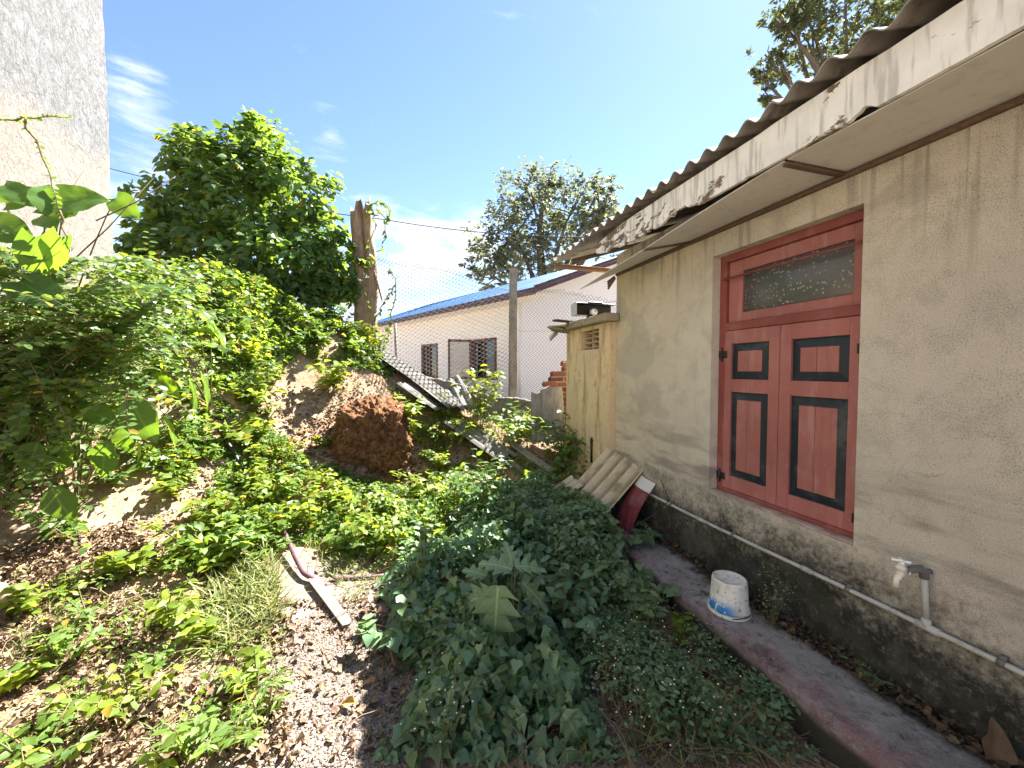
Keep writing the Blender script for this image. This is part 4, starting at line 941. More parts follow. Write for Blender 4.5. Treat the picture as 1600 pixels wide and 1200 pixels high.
cover('creeper', [(60, 560), (180, 400), (300, 395), (380, 425), (470, 462), (545, 500), (600, 548), (615, 590), (540, 575), (470, 560), (420, 600), (395, 640), (330, 610), (250, 650), (120, 700)], 7500, .30, (.045, .105), T_HEARTS, L_COVER,
      'pale heart leaved creeper covering the top of the bank', thin=patchy(2.2, .36, 3, .12), seed=1, vines=90, tilt=.65, clump=3.0, bias=(.15, -.35, 1))
cover('weed_cover', [(395, 640), (440, 690), (500, 720), (560, 745), (640, 765), (720, 720), (800, 715), (850, 760), (760, 800), (690, 850), (640, 905), (560, 890), (470, 850), (430, 870), (360, 900), (270, 890), (290, 830), (330, 760), (360, 700)], 6500, .2, (.035, .085), T_OV, L_COVER,
      'bright leafy weeds across the sunlit foot of the bank', thin=patchy(2.2, .33, 13), seed=2, vines=50, tilt=.6)
cover('weed_cover', [(120, 700), (220, 640), (340, 620), (400, 660), (360, 720), (330, 800), (270, 860), (150, 850), (60, 850)], 1500, .13, (.03, .07), T_HEARTS, L_COVER, 'scattered young creepers on the bare sandy slope', thin=patchy(2.6, .5, 63, .1), seed=9, tilt=.6)
cover('weed_cover', [(600, 590), (640, 575), (850, 740), (840, 770), (700, 740), (640, 680)], 1500, .16, (.04, .08), T_OV, L_LIME, 'yellow green weeds between the fallen roof sheets', thin=patchy(2.5, .42, 23), seed=3, tilt=.6)
cover('weed_cover', [(0, 900), (120, 850), (250, 830), (420, 880), (460, 960), (420, 1060), (440, 1200), (0, 1200)], 800, .08, (.018, .045), T_OV, L_COVER, 'sparse low weeds scattered over the leaf litter slope', thin=patchy(3.2, .56, 33, .1), seed=4, tilt=.6, vines=30)
IVY = [(575, 925), (640, 880), (700, 830), (800, 800), (860, 850), (880, 930), (900, 1010), (930, 1120), (960, 1200), (590, 1200), (655, 1090), (622, 1010), (610, 950)]
cover('ivy', IVY, 4600, .24, (.035, .075), T_IVY, L_IVY, 'dense dull green ivy in the shade of the house', seed=5, vines=170, droop=-.4, tilt=.75, top=.6, clump=2.6, bias=(-.25, -.45, 1), htaper=.22, thin=patchy(3.2, .36, 71, .12))
cover('ivy', IVY, 900, .29, (.06, .09), T_IVY, L_IVY, 'larger paler ivy leaves standing above the rest', seed=25, droop=-.5, tilt=.55, top=.3, clump=3.4, bias=(-.2, -.3, 1), htaper=.25, thin=patchy(2.6, .45, 73, .1))
cover('shade_weeds', [(690, 830), (740, 770), (850, 755), (930, 800), (975, 850), (1000, 905), (1030, 960), (1010, 1000), (950, 1000), (860, 940), (800, 890)], 5200, .33, (.03, .08), T_OV, L_IVY,
      'thick shaded weeds between the ivy and the walkway', seed=6, vines=90, droop=-.2, tilt=.7, top=.5, bias=(-.2, -.35, 1), htaper=.18)
cover('fine_weeds', [(900, 960), (1010, 980), (1060, 1030), (1110, 1090), (1200, 1200), (930, 1200), (900, 1080)], 3600, .20, (.018, .042), T_OV, L_IVY, 'fine small leaved weeds in the shade beside the walkway edge', thin=patchy(3, .34, 43), seed=7, vines=160, droop=.1, tilt=.6, htaper=.15)
cover('fine_weeds', [(1050, 990), (1110, 1000), (1200, 1090), (1340, 1200), (1200, 1200), (1110, 1080)], 900, .16, (.015, .035), T_OV, L_IVY, 'sparse fine weeds on the dark soil at the foot of the walkway', thin=patchy(4, .5, 83, .1), seed=17, vines=60, droop=.2, tilt=.6, htaper=.1)
cover('shade_weeds', [(850, 770), (880, 700), (925, 720), (960, 760), (905, 800)], 900, .45, (.05, .1), T_OV, L_SHRUB, 'dark leafy growth at the foot of the outbuilding', seed=8, tilt=.5, bias=(-.4, -.5, 1), htaper=.2)
def grass(px, n, h, label, seed, thin=None):
    P = sample_poly(poly_px(px), n, thin); N = len(P); z = ground_z(P[:, 0], P[:, 1]); mb = MB(); a = rng.random(N) * 6.28; hh = rng.uniform(.4, 1, N) * h; ln = rng.uniform(.2, 1.1, N)
    d = nrmz(np.stack([np.cos(a) * ln, np.sin(a) * ln, np.ones(N)], 1)); Tg = tpl([(.3, .3, .028), (.7, .7, .02)], droop=.45, fold=.3)
    leaves(mb, np.stack([P[:, 0], P[:, 1], z], 1), d, nrmz(np.stack([np.cos(a), np.sin(a), np.full(N, .3)], 1)) * -1 + np.array([0, 0, .8]), hh, Tg, wob=.02); tag(mb.build('grass', L_GRASS), label, kind='stuff')
grass([(300, 960), (350, 890), (420, 860), (440, 900), (440, 960), (400, 1010), (330, 1030)], 900, .22, 'tuft of thin sunlit grass beside the gravel path', 1)
grass([(480, 860), (560, 870), (600, 920), (540, 950), (510, 900)], 350, .13, 'dry thin grass around the purple pipe', 2)
grass([(960, 980), (1110, 1080), (1200, 1200), (1000, 1200)], 500, .18, 'thin grass stems in the shade beside the walkway', 3)
grass([(0, 900), (300, 880), (440, 1000), (420, 1200), (0, 1200)], 700, .13, 'stray grass blades in the leaf litter', 4, patchy(3, .5, 9))
def litter(px, n, size, label, nm='leaf_litter', thin=None, lift=.012, zfix=None, mm=LITTER):
    P = sample_poly(poly_px(px) if zfix is None else np.array(px, float), n, thin); N = len(P); z = (ground_z(P[:, 0], P[:, 1]) if zfix is None else np.full(N, zfix)) + rng.uniform(.002, lift, N); mb = MB()
    leaves(mb, np.stack([P[:, 0], P[:, 1], z], 1), rdir(N, .12), up_n(N, .5), rng.uniform(size[0], size[1], N), T_CURL, wob=.25); tag(mb.build(nm, mm), label, kind='stuff')
litter([(0, 860), (200, 820), (330, 900), (460, 980), (440, 1080), (460, 1200), (0, 1200)], 4600, (.012, .055), 'brown dry leaf litter over the slope', thin=patchy(2.5, .3, 51), lift=.03)
litter([(440, 940), (600, 940), (640, 1100), (590, 1200), (440, 1200)], 500, (.015, .05), 'scattered dry leaves on the gravel path')
litter([(330, 560), (640, 600), (760, 740), (500, 760), (300, 830)], 1200, (.02, .06), 'dry leaf bits on the face of the bank')
litter([(560, 860), (900, 780), (1340, 1200), (560, 1200)], 1600, (.02, .07), 'dead leaves under the shaded weeds')
litter([(2.28, -.2), (2.385, -.2), (2.39, 3.0), (2.30, 3.0), (2.24, 2.3)], 1500, (.012, .05), 'dark dead leaves blown along the wall on the walkway', zfix=.105, mm=DARKL, lift=.02, thin=lambda x, y: np.clip((x - 2.15 - .09 * np.sin(y * 3)) * 4, .05, 1))
litter([(1.95, -.2), (2.3, -.2), (2.3, 3.2), (1.95, 3.2)], 90, (.01, .035), 'stray leaf bits on the walkway', zfix=.104)
def pebbles(px, n, size, label, thin=None, mm=None, nm='gravel'):
    P = sample_poly(poly_px(px), n, thin); N = len(P); z = ground_z(P[:, 0], P[:, 1]); s_ = size[0] + (size[1] - size[0]) * rng.random(N) ** 2.5
    bm = bmesh.new(); bmesh.ops.create_icosphere(bm, subdivisions=1, radius=1); V0 = np.array([v.co[:] for v in bm.verts]); F0 = np.array([[v.index for v in f.verts] for f in bm.faces]); bm.free()
    K = len(V0); V0 = V0 / np.linalg.norm(V0, axis=1)[:, None]; L = V0[None] * rng.uniform(.75, 1.25, (N, K, 1)) * rng.uniform(.7, 1.2, (N, 1, 3)) * np.array([1, 1, .7]); Pw = np.stack([P[:, 0], P[:, 1], z + s_ * .25], 1)[:, None] + L * s_[:, None, None]
    mb = MB(); mb.add(Pw.reshape(-1, 3), (F0[None] + (np.arange(N) * K)[:, None, None]).reshape(-1, 3), np.repeat(rng.random(N), K)); tag(mb.build(nm, mm or PEB, smooth=False), label, kind='stuff')
pebbles([(430, 990), (540, 930), (625, 1010), (670, 1080), (640, 1200), (400, 1200), (420, 1080)], 22000, (.003, .010), 'pinkish gravel of the footpath')
pebbles([(0, 850), (250, 800), (440, 900), (440, 1200), (0, 1200)], 12000, (.003, .011), 'loose stones in the sandy slope', mm=mat_attr('earth_crumb', (.15, .10, .06), (.32, .235, .15)))
pebbles([(300, 560), (560, 580), (760, 740), (450, 770), (200, 830)], 4000, (.006, .022), 'crumbled earth and stones on the bank')
pebbles([(430, 690), (520, 640), (640, 650), (670, 760), (620, 790), (520, 770), (450, 740)], 1500, (.006, .035), 'crumbled laterite around the big block', mm=LATER, nm='laterite_crumbs')
pebbles([(850, 1000), (1340, 1200), (820, 1200)], 3500, (.004, .014), 'grit in the shade beside the walkway')

# ---- single plants
def twig_pts(p, d, L, droop, n=9, wig=.04):
    p = np.array(p, float); d = nrmz(np.array(d, float)); P = [p]; 
    for i in range(n - 1):
        d = nrmz(d + np.array([0, 0, -droop / n]) + rng.normal(0, wig, 3)); P.append(P[-1] + d * L / (n - 1))
    return np.array(P)
def leaves_along(mb, P, n, size, T, f0=.15, out=.9, fwd=.5, droop=-.2, tilt=.35, bias=(0, -.1, 1), size_end=1.0, v=None):
    f = f0 + (1 - f0) * (np.arange(n) + rng.random(n) * .6) / n; f = np.clip(f, 0, 1); k = f * (len(P) - 1); pos = np.stack([np.interp(k, np.arange(len(P)), P[:, c]) for c in range(3)], 1)
    tg = np.gradient(P, axis=0); tg = nrmz(np.stack([np.interp(k, np.arange(len(P)), tg[:, c]) for c in range(3)], 1)); side = nrmz(np.cross(tg, np.array([0, 0, 1.0]) + rng.normal(0, .15, (n, 3)))) * np.where(np.arange(n) % 2, 1, -1)[:, None]
    d = side * out + tg * fwd + np.array([0, 0, 1.0]) * (droop + rng.normal(0, .15, n))[:, None]; leaves(mb, pos, d, up_n(n, tilt, bias), rng.uniform(.75, 1.15, n) * size * (1 + (size_end - 1) * f), T, v)
def shrub(name, base, h, spread, nst, nl, size, T, m, label, cat='shrub', up=1.2, droop=.5, group=None, bias=(.05, -.2, 1), branches=2, lean=(0, 0), local=False, sr=.006, out=.9):
    o = np.zeros(3) if local else np.array(base, float); t = empty(name, tuple(o), label, cat, group); sb = MB(); lb = MB()
    for i in range(nst):
        a = rng.random() * 6.28; r = spread * rng.random() ** .5; P = twig_pts(o + np.array([math.cos(a), math.sin(a), 0]) * r * .18, (math.cos(a) * r + lean[0] * h, math.sin(a) * r + lean[1] * h, h * up * rng.uniform(.7, 1)), h * rng.uniform(.75, 1.1), droop)
        tube(sb, P, np.linspace(sr, sr * .35, len(P)), 5, rng.random()); leaves_along(lb, P, nl, size, T, .25, out, bias=bias)
        for b in range(branches):
            q = P[rng.integers(3, len(P) - 1)]; a2 = rng.random() * 6.28; B = twig_pts(q, (math.cos(a2), math.sin(a2), .7), h * rng.uniform(.25, .45), droop, 6); tube(sb, B, np.linspace(sr * .5, sr * .2, len(B)), 4, rng.random()); leaves_along(lb, B, max(3, nl // 2), size * .85, T, .15, out, bias=bias)
    sb.build('stem', STEM, t); lb.build('foliage', m, t); return t
def ghit(u, v, dz=0): p = hit(u, v); p[2] += dz; return p

# big leaves built one by one
def big_leaf_mesh(mb, base, d, n, L, outline, droop=.25, fold=.12, wav=.02, v=.5):
    """outline(f)-> half width as a fraction of L at 0..1; curved sheet with a petiole-free base"""
    d = nrmz(np.array(d, float)); s_ = nrmz(np.cross(d, np.array(n, float))); n = np.cross(s_, d); fs = np.linspace(0, 1, 14); gs = np.linspace(-1, 1, 9); F, G = np.meshgrid(fs, gs, indexing='ij'); W = np.array([outline(f) for f in fs])[:, None]
    back = outline.notch * np.abs(G) ** 1.5 * (1 - F) ** 4 if hasattr(outline, 'notch') else 0
    x = G * W; y = F - back; z = -droop * F * F + fold * np.abs(x) + wav * np.sin(F * 14 + G * 2) * np.abs(G) + rng.normal(0, .003, F.shape)
    P = np.array(base) + L * (x[..., None] * s_ + y[..., None] * d + z[..., None] * n); i, j = np.meshgrid(np.arange(13), np.arange(8), indexing='ij'); p = (i * 9 + j).ravel(); T = np.concatenate([np.stack([p, p + 9, p + 10], 1), np.stack([p, p + 10, p + 1], 1)])
    luv = np.stack([x, F, z], -1).reshape(-1, 3) + np.array([0, .001, 0]); mb.add(P.reshape(-1, 3), T, v, luv)
def o_heart(f): return .46 * math.sin(math.pi * min(1, (f + .12) / 1.12)) ** .75 * (1 - .35 * f) + .02 * (1 - f)
o_heart.notch = .18
def o_ovate(f): return max(.002, .33 * math.sin(math.pi * f ** .8) ** .9)
def o_lance(f): return max(.002, .19 * math.sin(math.pi * f ** .85))
def lobed_mesh(mb, base, d, n, L, v=.5, droop=.32):
    """long blade cut into pointed side lobes that lean towards the tip"""
    d = nrmz(np.array(d, float)); s_ = nrmz(np.cross(d, np.array(n, float))); n = np.cross(s_, d); N = 49; fs = np.linspace(0, 1, N); gs = np.linspace(-1, 1, 9); F, G = np.meshgrid(fs, gs, indexing='ij')
    env = .43 * np.sin(np.pi * np.clip(fs * .94 + .06, 0, 1) ** .72) ** .75; ph = (fs * 3.6 + .25) % 1; lob = np.where(ph < .7, ph / .7, (1 - ph) / .3); w = (env * (.36 + .64 * lob ** 1.1) + .012 * np.abs(np.sin(fs * 40)) + .004)[:, None]
    x = G * w; y = F + .16 * np.abs(G) ** 1.3 * (1 - F) * lob[:, None] - .06 * np.abs(G) * (1 - F); z = -droop * F * F - .25 * x * x + .16 * np.abs(x) + .025 * np.sin(F * 22 + G) * np.abs(G)
    P = np.array(base) + L * (x[..., None] * s_ + y[..., None] * d + z[..., None] * n); i, j = np.meshgrid(np.arange(N - 1), np.arange(8), indexing='ij'); p = (i * 9 + j).ravel(); T = np.concatenate([np.stack([p, p + 9, p + 10], 1), np.stack([p, p + 10, p + 1], 1)])
    mb.add(P.reshape(-1, 3), T, v, np.stack([x, F * .87 + .22, z], -1).reshape(-1, 3))
def big_plant(name, base, label, cat, specs, m, kind='heart', stem_r=.008):
    """specs: (leaf base point, direction, normal, length, v); stems run from the plant base to every leaf"""
    t = empty(name, tuple(base), label, cat); 
    for (p, d, n, L, v) in specs:
        p = np.array(p, float); b = np.array(base, float); mid = (b + p) / 2 + np.array([0, 0, .25 * np.linalg.norm(p - b)]) * .6; f = np.linspace(0, 1, 10)[:, None]; P = (1 - f) ** 2 * b + 2 * f * (1 - f) * mid + f * f * p
        sb = MB(); tube(sb, P, np.linspace(stem_r, stem_r * .45, 10), 6, rng.random()); sb.build('stem', STEM, t)
        mb = MB()
        if kind == 'lobed': lobed_mesh(mb, p, d, n, L, v)
        else: big_leaf_mesh(mb, p, d, n, L, {'heart': o_heart, 'ovate': o_ovate, 'lance': o_lance}[kind], v=v)
        mb.build('leaf', m, t)
    return t
def leaf_px(u0, v0, u1, v1, t, L=None, tilt=(0, -.5, .8), dt=0.0, v=.6):
    """a leaf standing in the place: base and tip seen at given spots, t metres away"""
    a, b = at(u0, v0, t), at(u1, v1, t + dt); return (a, b - a, tilt, np.linalg.norm(b - a) if L is None else L, v)
big_plant('broad_leaf_plant', ghit(70, 640), 'tall plant with very large heart leaves at the left edge above the bushes', 'plant',
  [leaf_px(92, 330, 66, 262, 2.6, .29, (.5, -.85, .1), .05, .93), leaf_px(70, 318, 150, 300, 2.6, .33, (.05, -.9, .45), .05, .9), leaf_px(96, 345, 40, 318, 2.6, .28, (0, -.9, .4), .05, .5), leaf_px(10, 318, 48, 300, 2.6, .24, (.2, -.8, .6), .05, .6), leaf_px(-20, 345, 45, 372, 2.5, .27, (-.1, -.85, .5), .0, .3), leaf_px(5, 290, 42, 312, 2.6, .2, (0, -.8, .6), .0, .9),
   leaf_px(70, 395, 25, 350, 2.5, .28, (0, -.7, .6), .1, .5), leaf_px(180, 310, 222, 345, 2.9, .22, (-.3, -.85, .4), -.05, .4), leaf_px(55, 370, 50, 425, 2.45, .26, (0, -.9, .4), 0, .8), leaf_px(95, 370, 75, 410, 2.45, .24, (0, -.9, .4), 0, .9), leaf_px(30, 440, 90, 470, 2.4, .27, (0, -.8, .6), 0, .35)], L_BIG)
big_plant('broad_leaf_plant', ghit(120, 800), 'low plant with large drooping dark leaves in the shaded hollow at the left', 'plant',
  [leaf_px(205, 625, 232, 690, 2.6, .32, (-.1, -.95, .25), -.05, .2), leaf_px(150, 590, 105, 640, 2.7, .28, (.1, -.9, .4), -.05, .2), leaf_px(170, 690, 150, 745, 2.55, .27, (0, -.95, .3), 0, .3), leaf_px(110, 690, 70, 740, 2.6, .28, (.1, -.9, .3), 0, .25), leaf_px(60, 690, 30, 755, 2.5, .28, (.1, -.9, .3), 0, .2),
   leaf_px(190, 665, 200, 720, 2.65, .2, (0, -.95, .3), 0, .3), leaf_px(80, 760, 105, 815, 2.45, .26, (0, -.95, .3), 0, .15), leaf_px(130, 640, 175, 655, 2.65, .22, (0, -.8, .6), 0, .25), leaf_px(40, 640, 10, 690, 2.5, .25, (0, -.9, .4), 0, .2)], L_BIG, 'ovate')
big_plant('long_leaf_plant', ghit(330, 640), 'plant with long glowing yellow green leaves hanging over the bank', 'plant',
  [leaf_px(300, 480, 372, 530, 3.0, None, (.1, .3, .9), -.05, .93), leaf_px(330, 500, 378, 570, 3.0, .3, (.3, .3, .9), 0, .9), leaf_px(250, 440, 330, 465, 3.0, .3, (0, -.3, .9), 0, .85), leaf_px(310, 575, 345, 640, 2.9, .32, (.6, .2, .7), 0, .94), leaf_px(295, 590, 320, 650, 2.9, .3, (.7, .2, .6), 0, .93), leaf_px(255, 650, 292, 700, 2.7, .25, (.7, .2, .6), 0, .95),
   leaf_px(215, 690, 225, 722, 2.6, .14, (.7, .2, .6), 0, .95), leaf_px(180, 460, 215, 480, 2.9, .25, (0, -.3, .9), 0, .8), leaf_px(270, 530, 235, 575, 2.9, .26, (-.2, -.7, .7), 0, .4), leaf_px(240, 580, 282, 625, 2.8, .26, (0, -.8, .5), 0, .35)], mat_leaf('glowing_leaf', (.08, .15, .025), (.13, .22, .03), (.42, .60, .02), .4, .6, True), 'lance')
lb_ = ghit(800, 1050)
big_plant('lobed_leaf_plant', lb_, 'upright plant with pale deeply lobed leaves in the middle of the shaded ivy', 'plant',
  [leaf_px(778, 915, 770, 1040, 2.25, 0.34, (-.2, -.85, .45), -.1, .8), leaf_px(765, 925, 700, 950, 2.35, 0.23, (-.2, -.5, .85), -.02, .6), leaf_px(800, 890, 740, 865, 2.45, 0.22, (-.1, -.3, .95), .05, .9), leaf_px(805, 885, 868, 880, 2.45, 0.21, (.1, -.3, .95), .05, .9), leaf_px(800, 880, 790, 840, 2.5, 0.16, (0, -.6, .7), .1, .8), leaf_px(815, 910, 880, 960, 2.4, 0.23, (.3, -.5, .8), -.05, .5),
   leaf_px(790, 960, 815, 1060, 2.3, 0.27, (.2, -.8, .5), -.05, .3), leaf_px(760, 900, 715, 880, 2.5, 0.17, (-.1, -.4, .9), .05, .7)], L_LOBED, 'lobed', .007)
big_plant('lobed_leaf_plant', ghit(850, 1150), 'low plant with lobed leaves near the bottom of the shaded ivy', 'plant',
  [leaf_px(880, 1115, 915, 1165, 1.85, .2, (.0, -.75, .65), -.04, .95), leaf_px(850, 1075, 900, 1045, 2.0, .2, (0, -.4, .9), .04, .6), leaf_px(835, 1075, 780, 1050, 2.0, .2, (0, -.5, .85), .04, .6), leaf_px(820, 1115, 770, 1150, 1.85, .2, (-.1, -.6, .8), -.03, .45), leaf_px(885, 1170, 890, 1215, 1.75, .2, (0, -.7, .7), 0, .5)], L_LOBED, 'lobed', .005)

# big dense shrub on top of the bank
def crown(mb, blobs, n, size, T, shell=.55, tilt=.5, out=.75, droop=-.35, v=None, per=26, cl=.22, upb=.55, sp=.17):
    """leaves gathered in spray-like clusters over and inside the blobs, so that the outline is ragged and gaps stay open"""
    w = np.array([b[1][0] * b[1][1] * b[1][2] for b in blobs]) ** .67; w /= w.sum(); nc = max(1, n // per); k = rng.choice(len(blobs), nc, p=w); C = np.array([b[0] for b in blobs])[k]; Rr = np.array([b[1] for b in blobs])[k]; u = nrmz(rng.normal(0, 1, (nc, 3)))
    r = (shell + (1.05 - shell) * rng.random(nc) ** .7)[:, None] * rng.uniform(.85, 1.12, (nc, 1)); cen = C + u * r * Rr; tw = nrmz(u + np.array([0, 0, upb]) + rng.normal(0, .35, (nc, 3))); L = Rr.mean(1) * cl * 2 * rng.uniform(.6, 1.3, nc)
    q = np.repeat(np.arange(nc), per); f = rng.random(len(q)); pos = cen[q] + tw[q] * ((f - .45) * L[q])[:, None] + rng.normal(0, 1, (len(q), 3)) * (L[q] * sp * (1.25 - f))[:, None]
    uu = u[q]; nn = nrmz(uu * out + np.array([.15, -.1, .75]) + rng.normal(0, tilt, (len(q), 3))); a = nrmz(rdir(len(q), droop) + tw[q] * .7); leaves(mb, pos, a, nn, rng.uniform(size[0], size[1], len(q)), T, v)
def tree(name, base, blobs, n, size, T, m, label, cat='tree', trunk_r=.12, lmat=BARKD, shell=.5, fork=.35, group=None, extra=None, droop=-.35, **ck):
    base = np.array(base, float); t = empty(name, tuple(base), label, cat, group); cen = np.mean([b[0] for b in blobs], 0); fk = base + (cen - base) * fork; tb = MB(); f = np.linspace(0, 1, 8)[:, None]; P = base + (fk - base) * f + np.c_[fbm(f[:, 0], f[:, 0] * 0 + base[0], 3, 2, 5), fbm(f[:, 0], f[:, 0] * 0 + base[1], 3, 2, 6), f[:, 0] * 0] * trunk_r * 2; tube(tb, P, np.linspace(trunk_r * 1.25, trunk_r * .8, 8), 10); tr = tb.build('trunk', lmat, t); lm = MB()
    for c, r in blobs:
        c = np.array(c, float); mid = (fk + c) / 2 + np.array([0, 0, .12 * np.linalg.norm(c - fk)]) + rng.normal(0, .1, 3) * np.linalg.norm(c - fk); f = np.linspace(0, 1, 9)[:, None]; P = (1 - f) ** 2 * fk + 2 * f * (1 - f) * mid + f * f * c; tube(lm, P, np.linspace(trunk_r * .55, trunk_r * .12, 9), 6)
        for b in range(4): e = c + nrmz(rng.normal(0, 1, 3)) * np.array(r) * .8; g = c + (e - c) * .5 + rng.normal(0, .1, 3) * np.mean(r); tube(lm, [P[-2], g, e], [trunk_r * .13, trunk_r * .09, trunk_r * .05], 5)
    lm.build('limbs', lmat, tr); cb = MB(); crown(cb, blobs, n, size, T, shell, droop=droop, **ck)
    if extra: extra(cb)
    cb.build('crown', m, t); return t
def blobpx(L): return [(at(u, v, t), (r, r * .95, r * sq)) for (u, v, t, r, sq) in L]
B = blobpx([(375, 335, 7.4, .95, 1.0), (325, 262, 7.5, .62, .85), (410, 245, 7.6, .7, .8), (468, 300, 7.4, .66, .9), (498, 385, 7.3, .5, 1.0), (290, 330, 7.3, .62, .9), (430, 405, 7.0, .8, .8), (330, 405, 6.9, .75, .8), (262, 385, 6.8, .5, .8), (505, 440, 7.2, .42, .9), (525, 400, 7.3, .4, 1.1), (535, 450, 7.3, .3, .9), (303, 215, 7.6, .32, .7), (395, 200, 7.8, .34, .7), (238, 362, 7.0, .34, .7), (460, 455, 7.0, .45, .7), (385, 440, 6.8, .6, .6)])
def shoots(cb):
    for (u, v) in [(300, 195), (285, 215), (340, 185), (392, 180), (405, 182), (440, 215), (470, 235), (505, 280), (520, 330), (532, 370), (235, 345), (250, 300), (275, 260), (545, 365), (525, 300)]:
        p = at(u, v, 7.5); q = p + nrmz(p - at(385, 340, 7.4)) * .0; P = np.linspace(at(u + (385 - u) * .3, v + (330 - v) * .3, 7.4), q, 6); leaves_along(cb, P, 9, .16, T_OVL, .2, .8, .6, -.25)
bb_ = at(385, 470, 7.6); bb_[2] = gz(bb_[0], bb_[1]) - .05
tree('leafy_bush', bb_, B, 14000, (.11, .19), T_OVL, L_SHRUB, 'large rounded dark green bush with overlapping drooping leaves on top of the bank', 'bush', .045, BARKD, .58, .3, None, shoots, -.6, cl=.30, upb=.25, sp=.30)

# arching thin twigged bush with small round leaves filling the left side
def spray_bush():
    b = at(-60, 760, 2.9); b[2] = gz(b[0], b[1]); t = empty('thin_twigged_bush', tuple(b), 'sprawling bush of thin arching twigs with small round leaves filling the left side', 'bush'); sb = MB(); lb = MB()
    tips = []
    for k in range(170):
        u = rng.uniform(-120, 330) ; lo = 380 + max(0, (u - 100)) * .25; hi = 880 - max(0, u - 60) * 1.35
        v = rng.uniform(lo, max(lo + 60, hi)); tips.append((u, v, rng.uniform(2.3, 3.6)))
    for (u, v, td) in tips:
        tip = at(u, v, td); g = gz(tip[0], tip[1]); tip[2] = max(tip[2], g + .06)
        o = b + np.array([rng.uniform(-.5, .6), rng.uniform(-.5, .8), 0]); o[2] = gz(o[0], o[1]) + .02; hgt = .45 * np.linalg.norm(tip - o) * rng.uniform(.5, 1.1); mid = (o + tip) / 2 + np.array([0, 0, hgt]); f = np.linspace(0, 1, 16)[:, None]; P = (1 - f) ** 2 * o + 2 * f * (1 - f) * mid + f * f * tip; P[1:-1] += rng.normal(0, .012, (14, 3))
        gg = ground_z(P[:, 0], P[:, 1]); P[:, 2] = np.maximum(P[:, 2], gg + .04); tube(sb, P, np.linspace(.006, .0016, 16), 4, rng.random()); n = int(np.linalg.norm(tip - o) * 24); leaves_along(lb, P, n, .055, T_ROUND, .3, .9, .35, -.05, .45, (.1, -.5, .9))
        for q in range(rng.integers(4, 8)):
            i = rng.integers(5, 15); B_ = twig_pts(P[i], nrmz(P[min(15, i + 1)] - P[i - 1]) + rng.normal(0, .6, 3) * np.array([1, 1, .5]), rng.uniform(.2, .5), .5, 7); tube(sb, B_, np.linspace(.003, .001, 7), 3, rng.random(), cap=False); leaves_along(lb, B_, rng.integers(10, 18), .05, T_ROUND, .05, .9, .35, -.05, .45, (.1, -.5, .9))
    sb.build('twigs', TWIG, t); lb.build('foliage', L_SPRAY, t)
spray_bush()
def arching_twig():
    t = empty('arching_twig', tuple(at(-40, 195, 2.4)), 'long arching twig with tiny leaves in front of the grey building at the upper left', 'twig'); sb = MB(); lb = MB()
    for px, n, s_ in (([(-60, 205, 2.2), (0, 188, 2.35), (60, 184, 2.45), (110, 181, 2.5)], 46, .03), ([(40, 186, 2.42), (62, 230, 2.45), (80, 280, 2.45), (92, 330, 2.45)], 34, .03), ([(92, 330, 2.45), (100, 360, 2.45), (112, 395, 2.45)], 12, .026)):
        K = np.array([at(*p) for p in px]); f = np.linspace(0, len(K) - 1, 12); P = np.stack([np.interp(f, np.arange(len(K)), K[:, c]) for c in range(3)], 1) + rng.normal(0, .006, (12, 3)); tube(sb, P, np.linspace(.007, .002, 12), 5, .3); leaves_along(lb, P, n, s_, T_ROUND, .02, .9, .3, .1, .5)
    for a, b_ in (((-10, 470), (130, 268)), ((100, 420), (240, 278)), ((150, 345), (275, 275)), ((-30, 420), (60, 380))): tube(sb, np.array([at(a[0], a[1], 2.7), at((a[0] + b_[0]) / 2, (a[1] + b_[1]) / 2 + 6, 2.8), at(b_[0], b_[1], 2.9)]), [.005, .004, .0015], 5, .2)
    sb.build('twigs', TWIG, t); lb.build('foliage', L_SPRAY, t)
arching_twig()

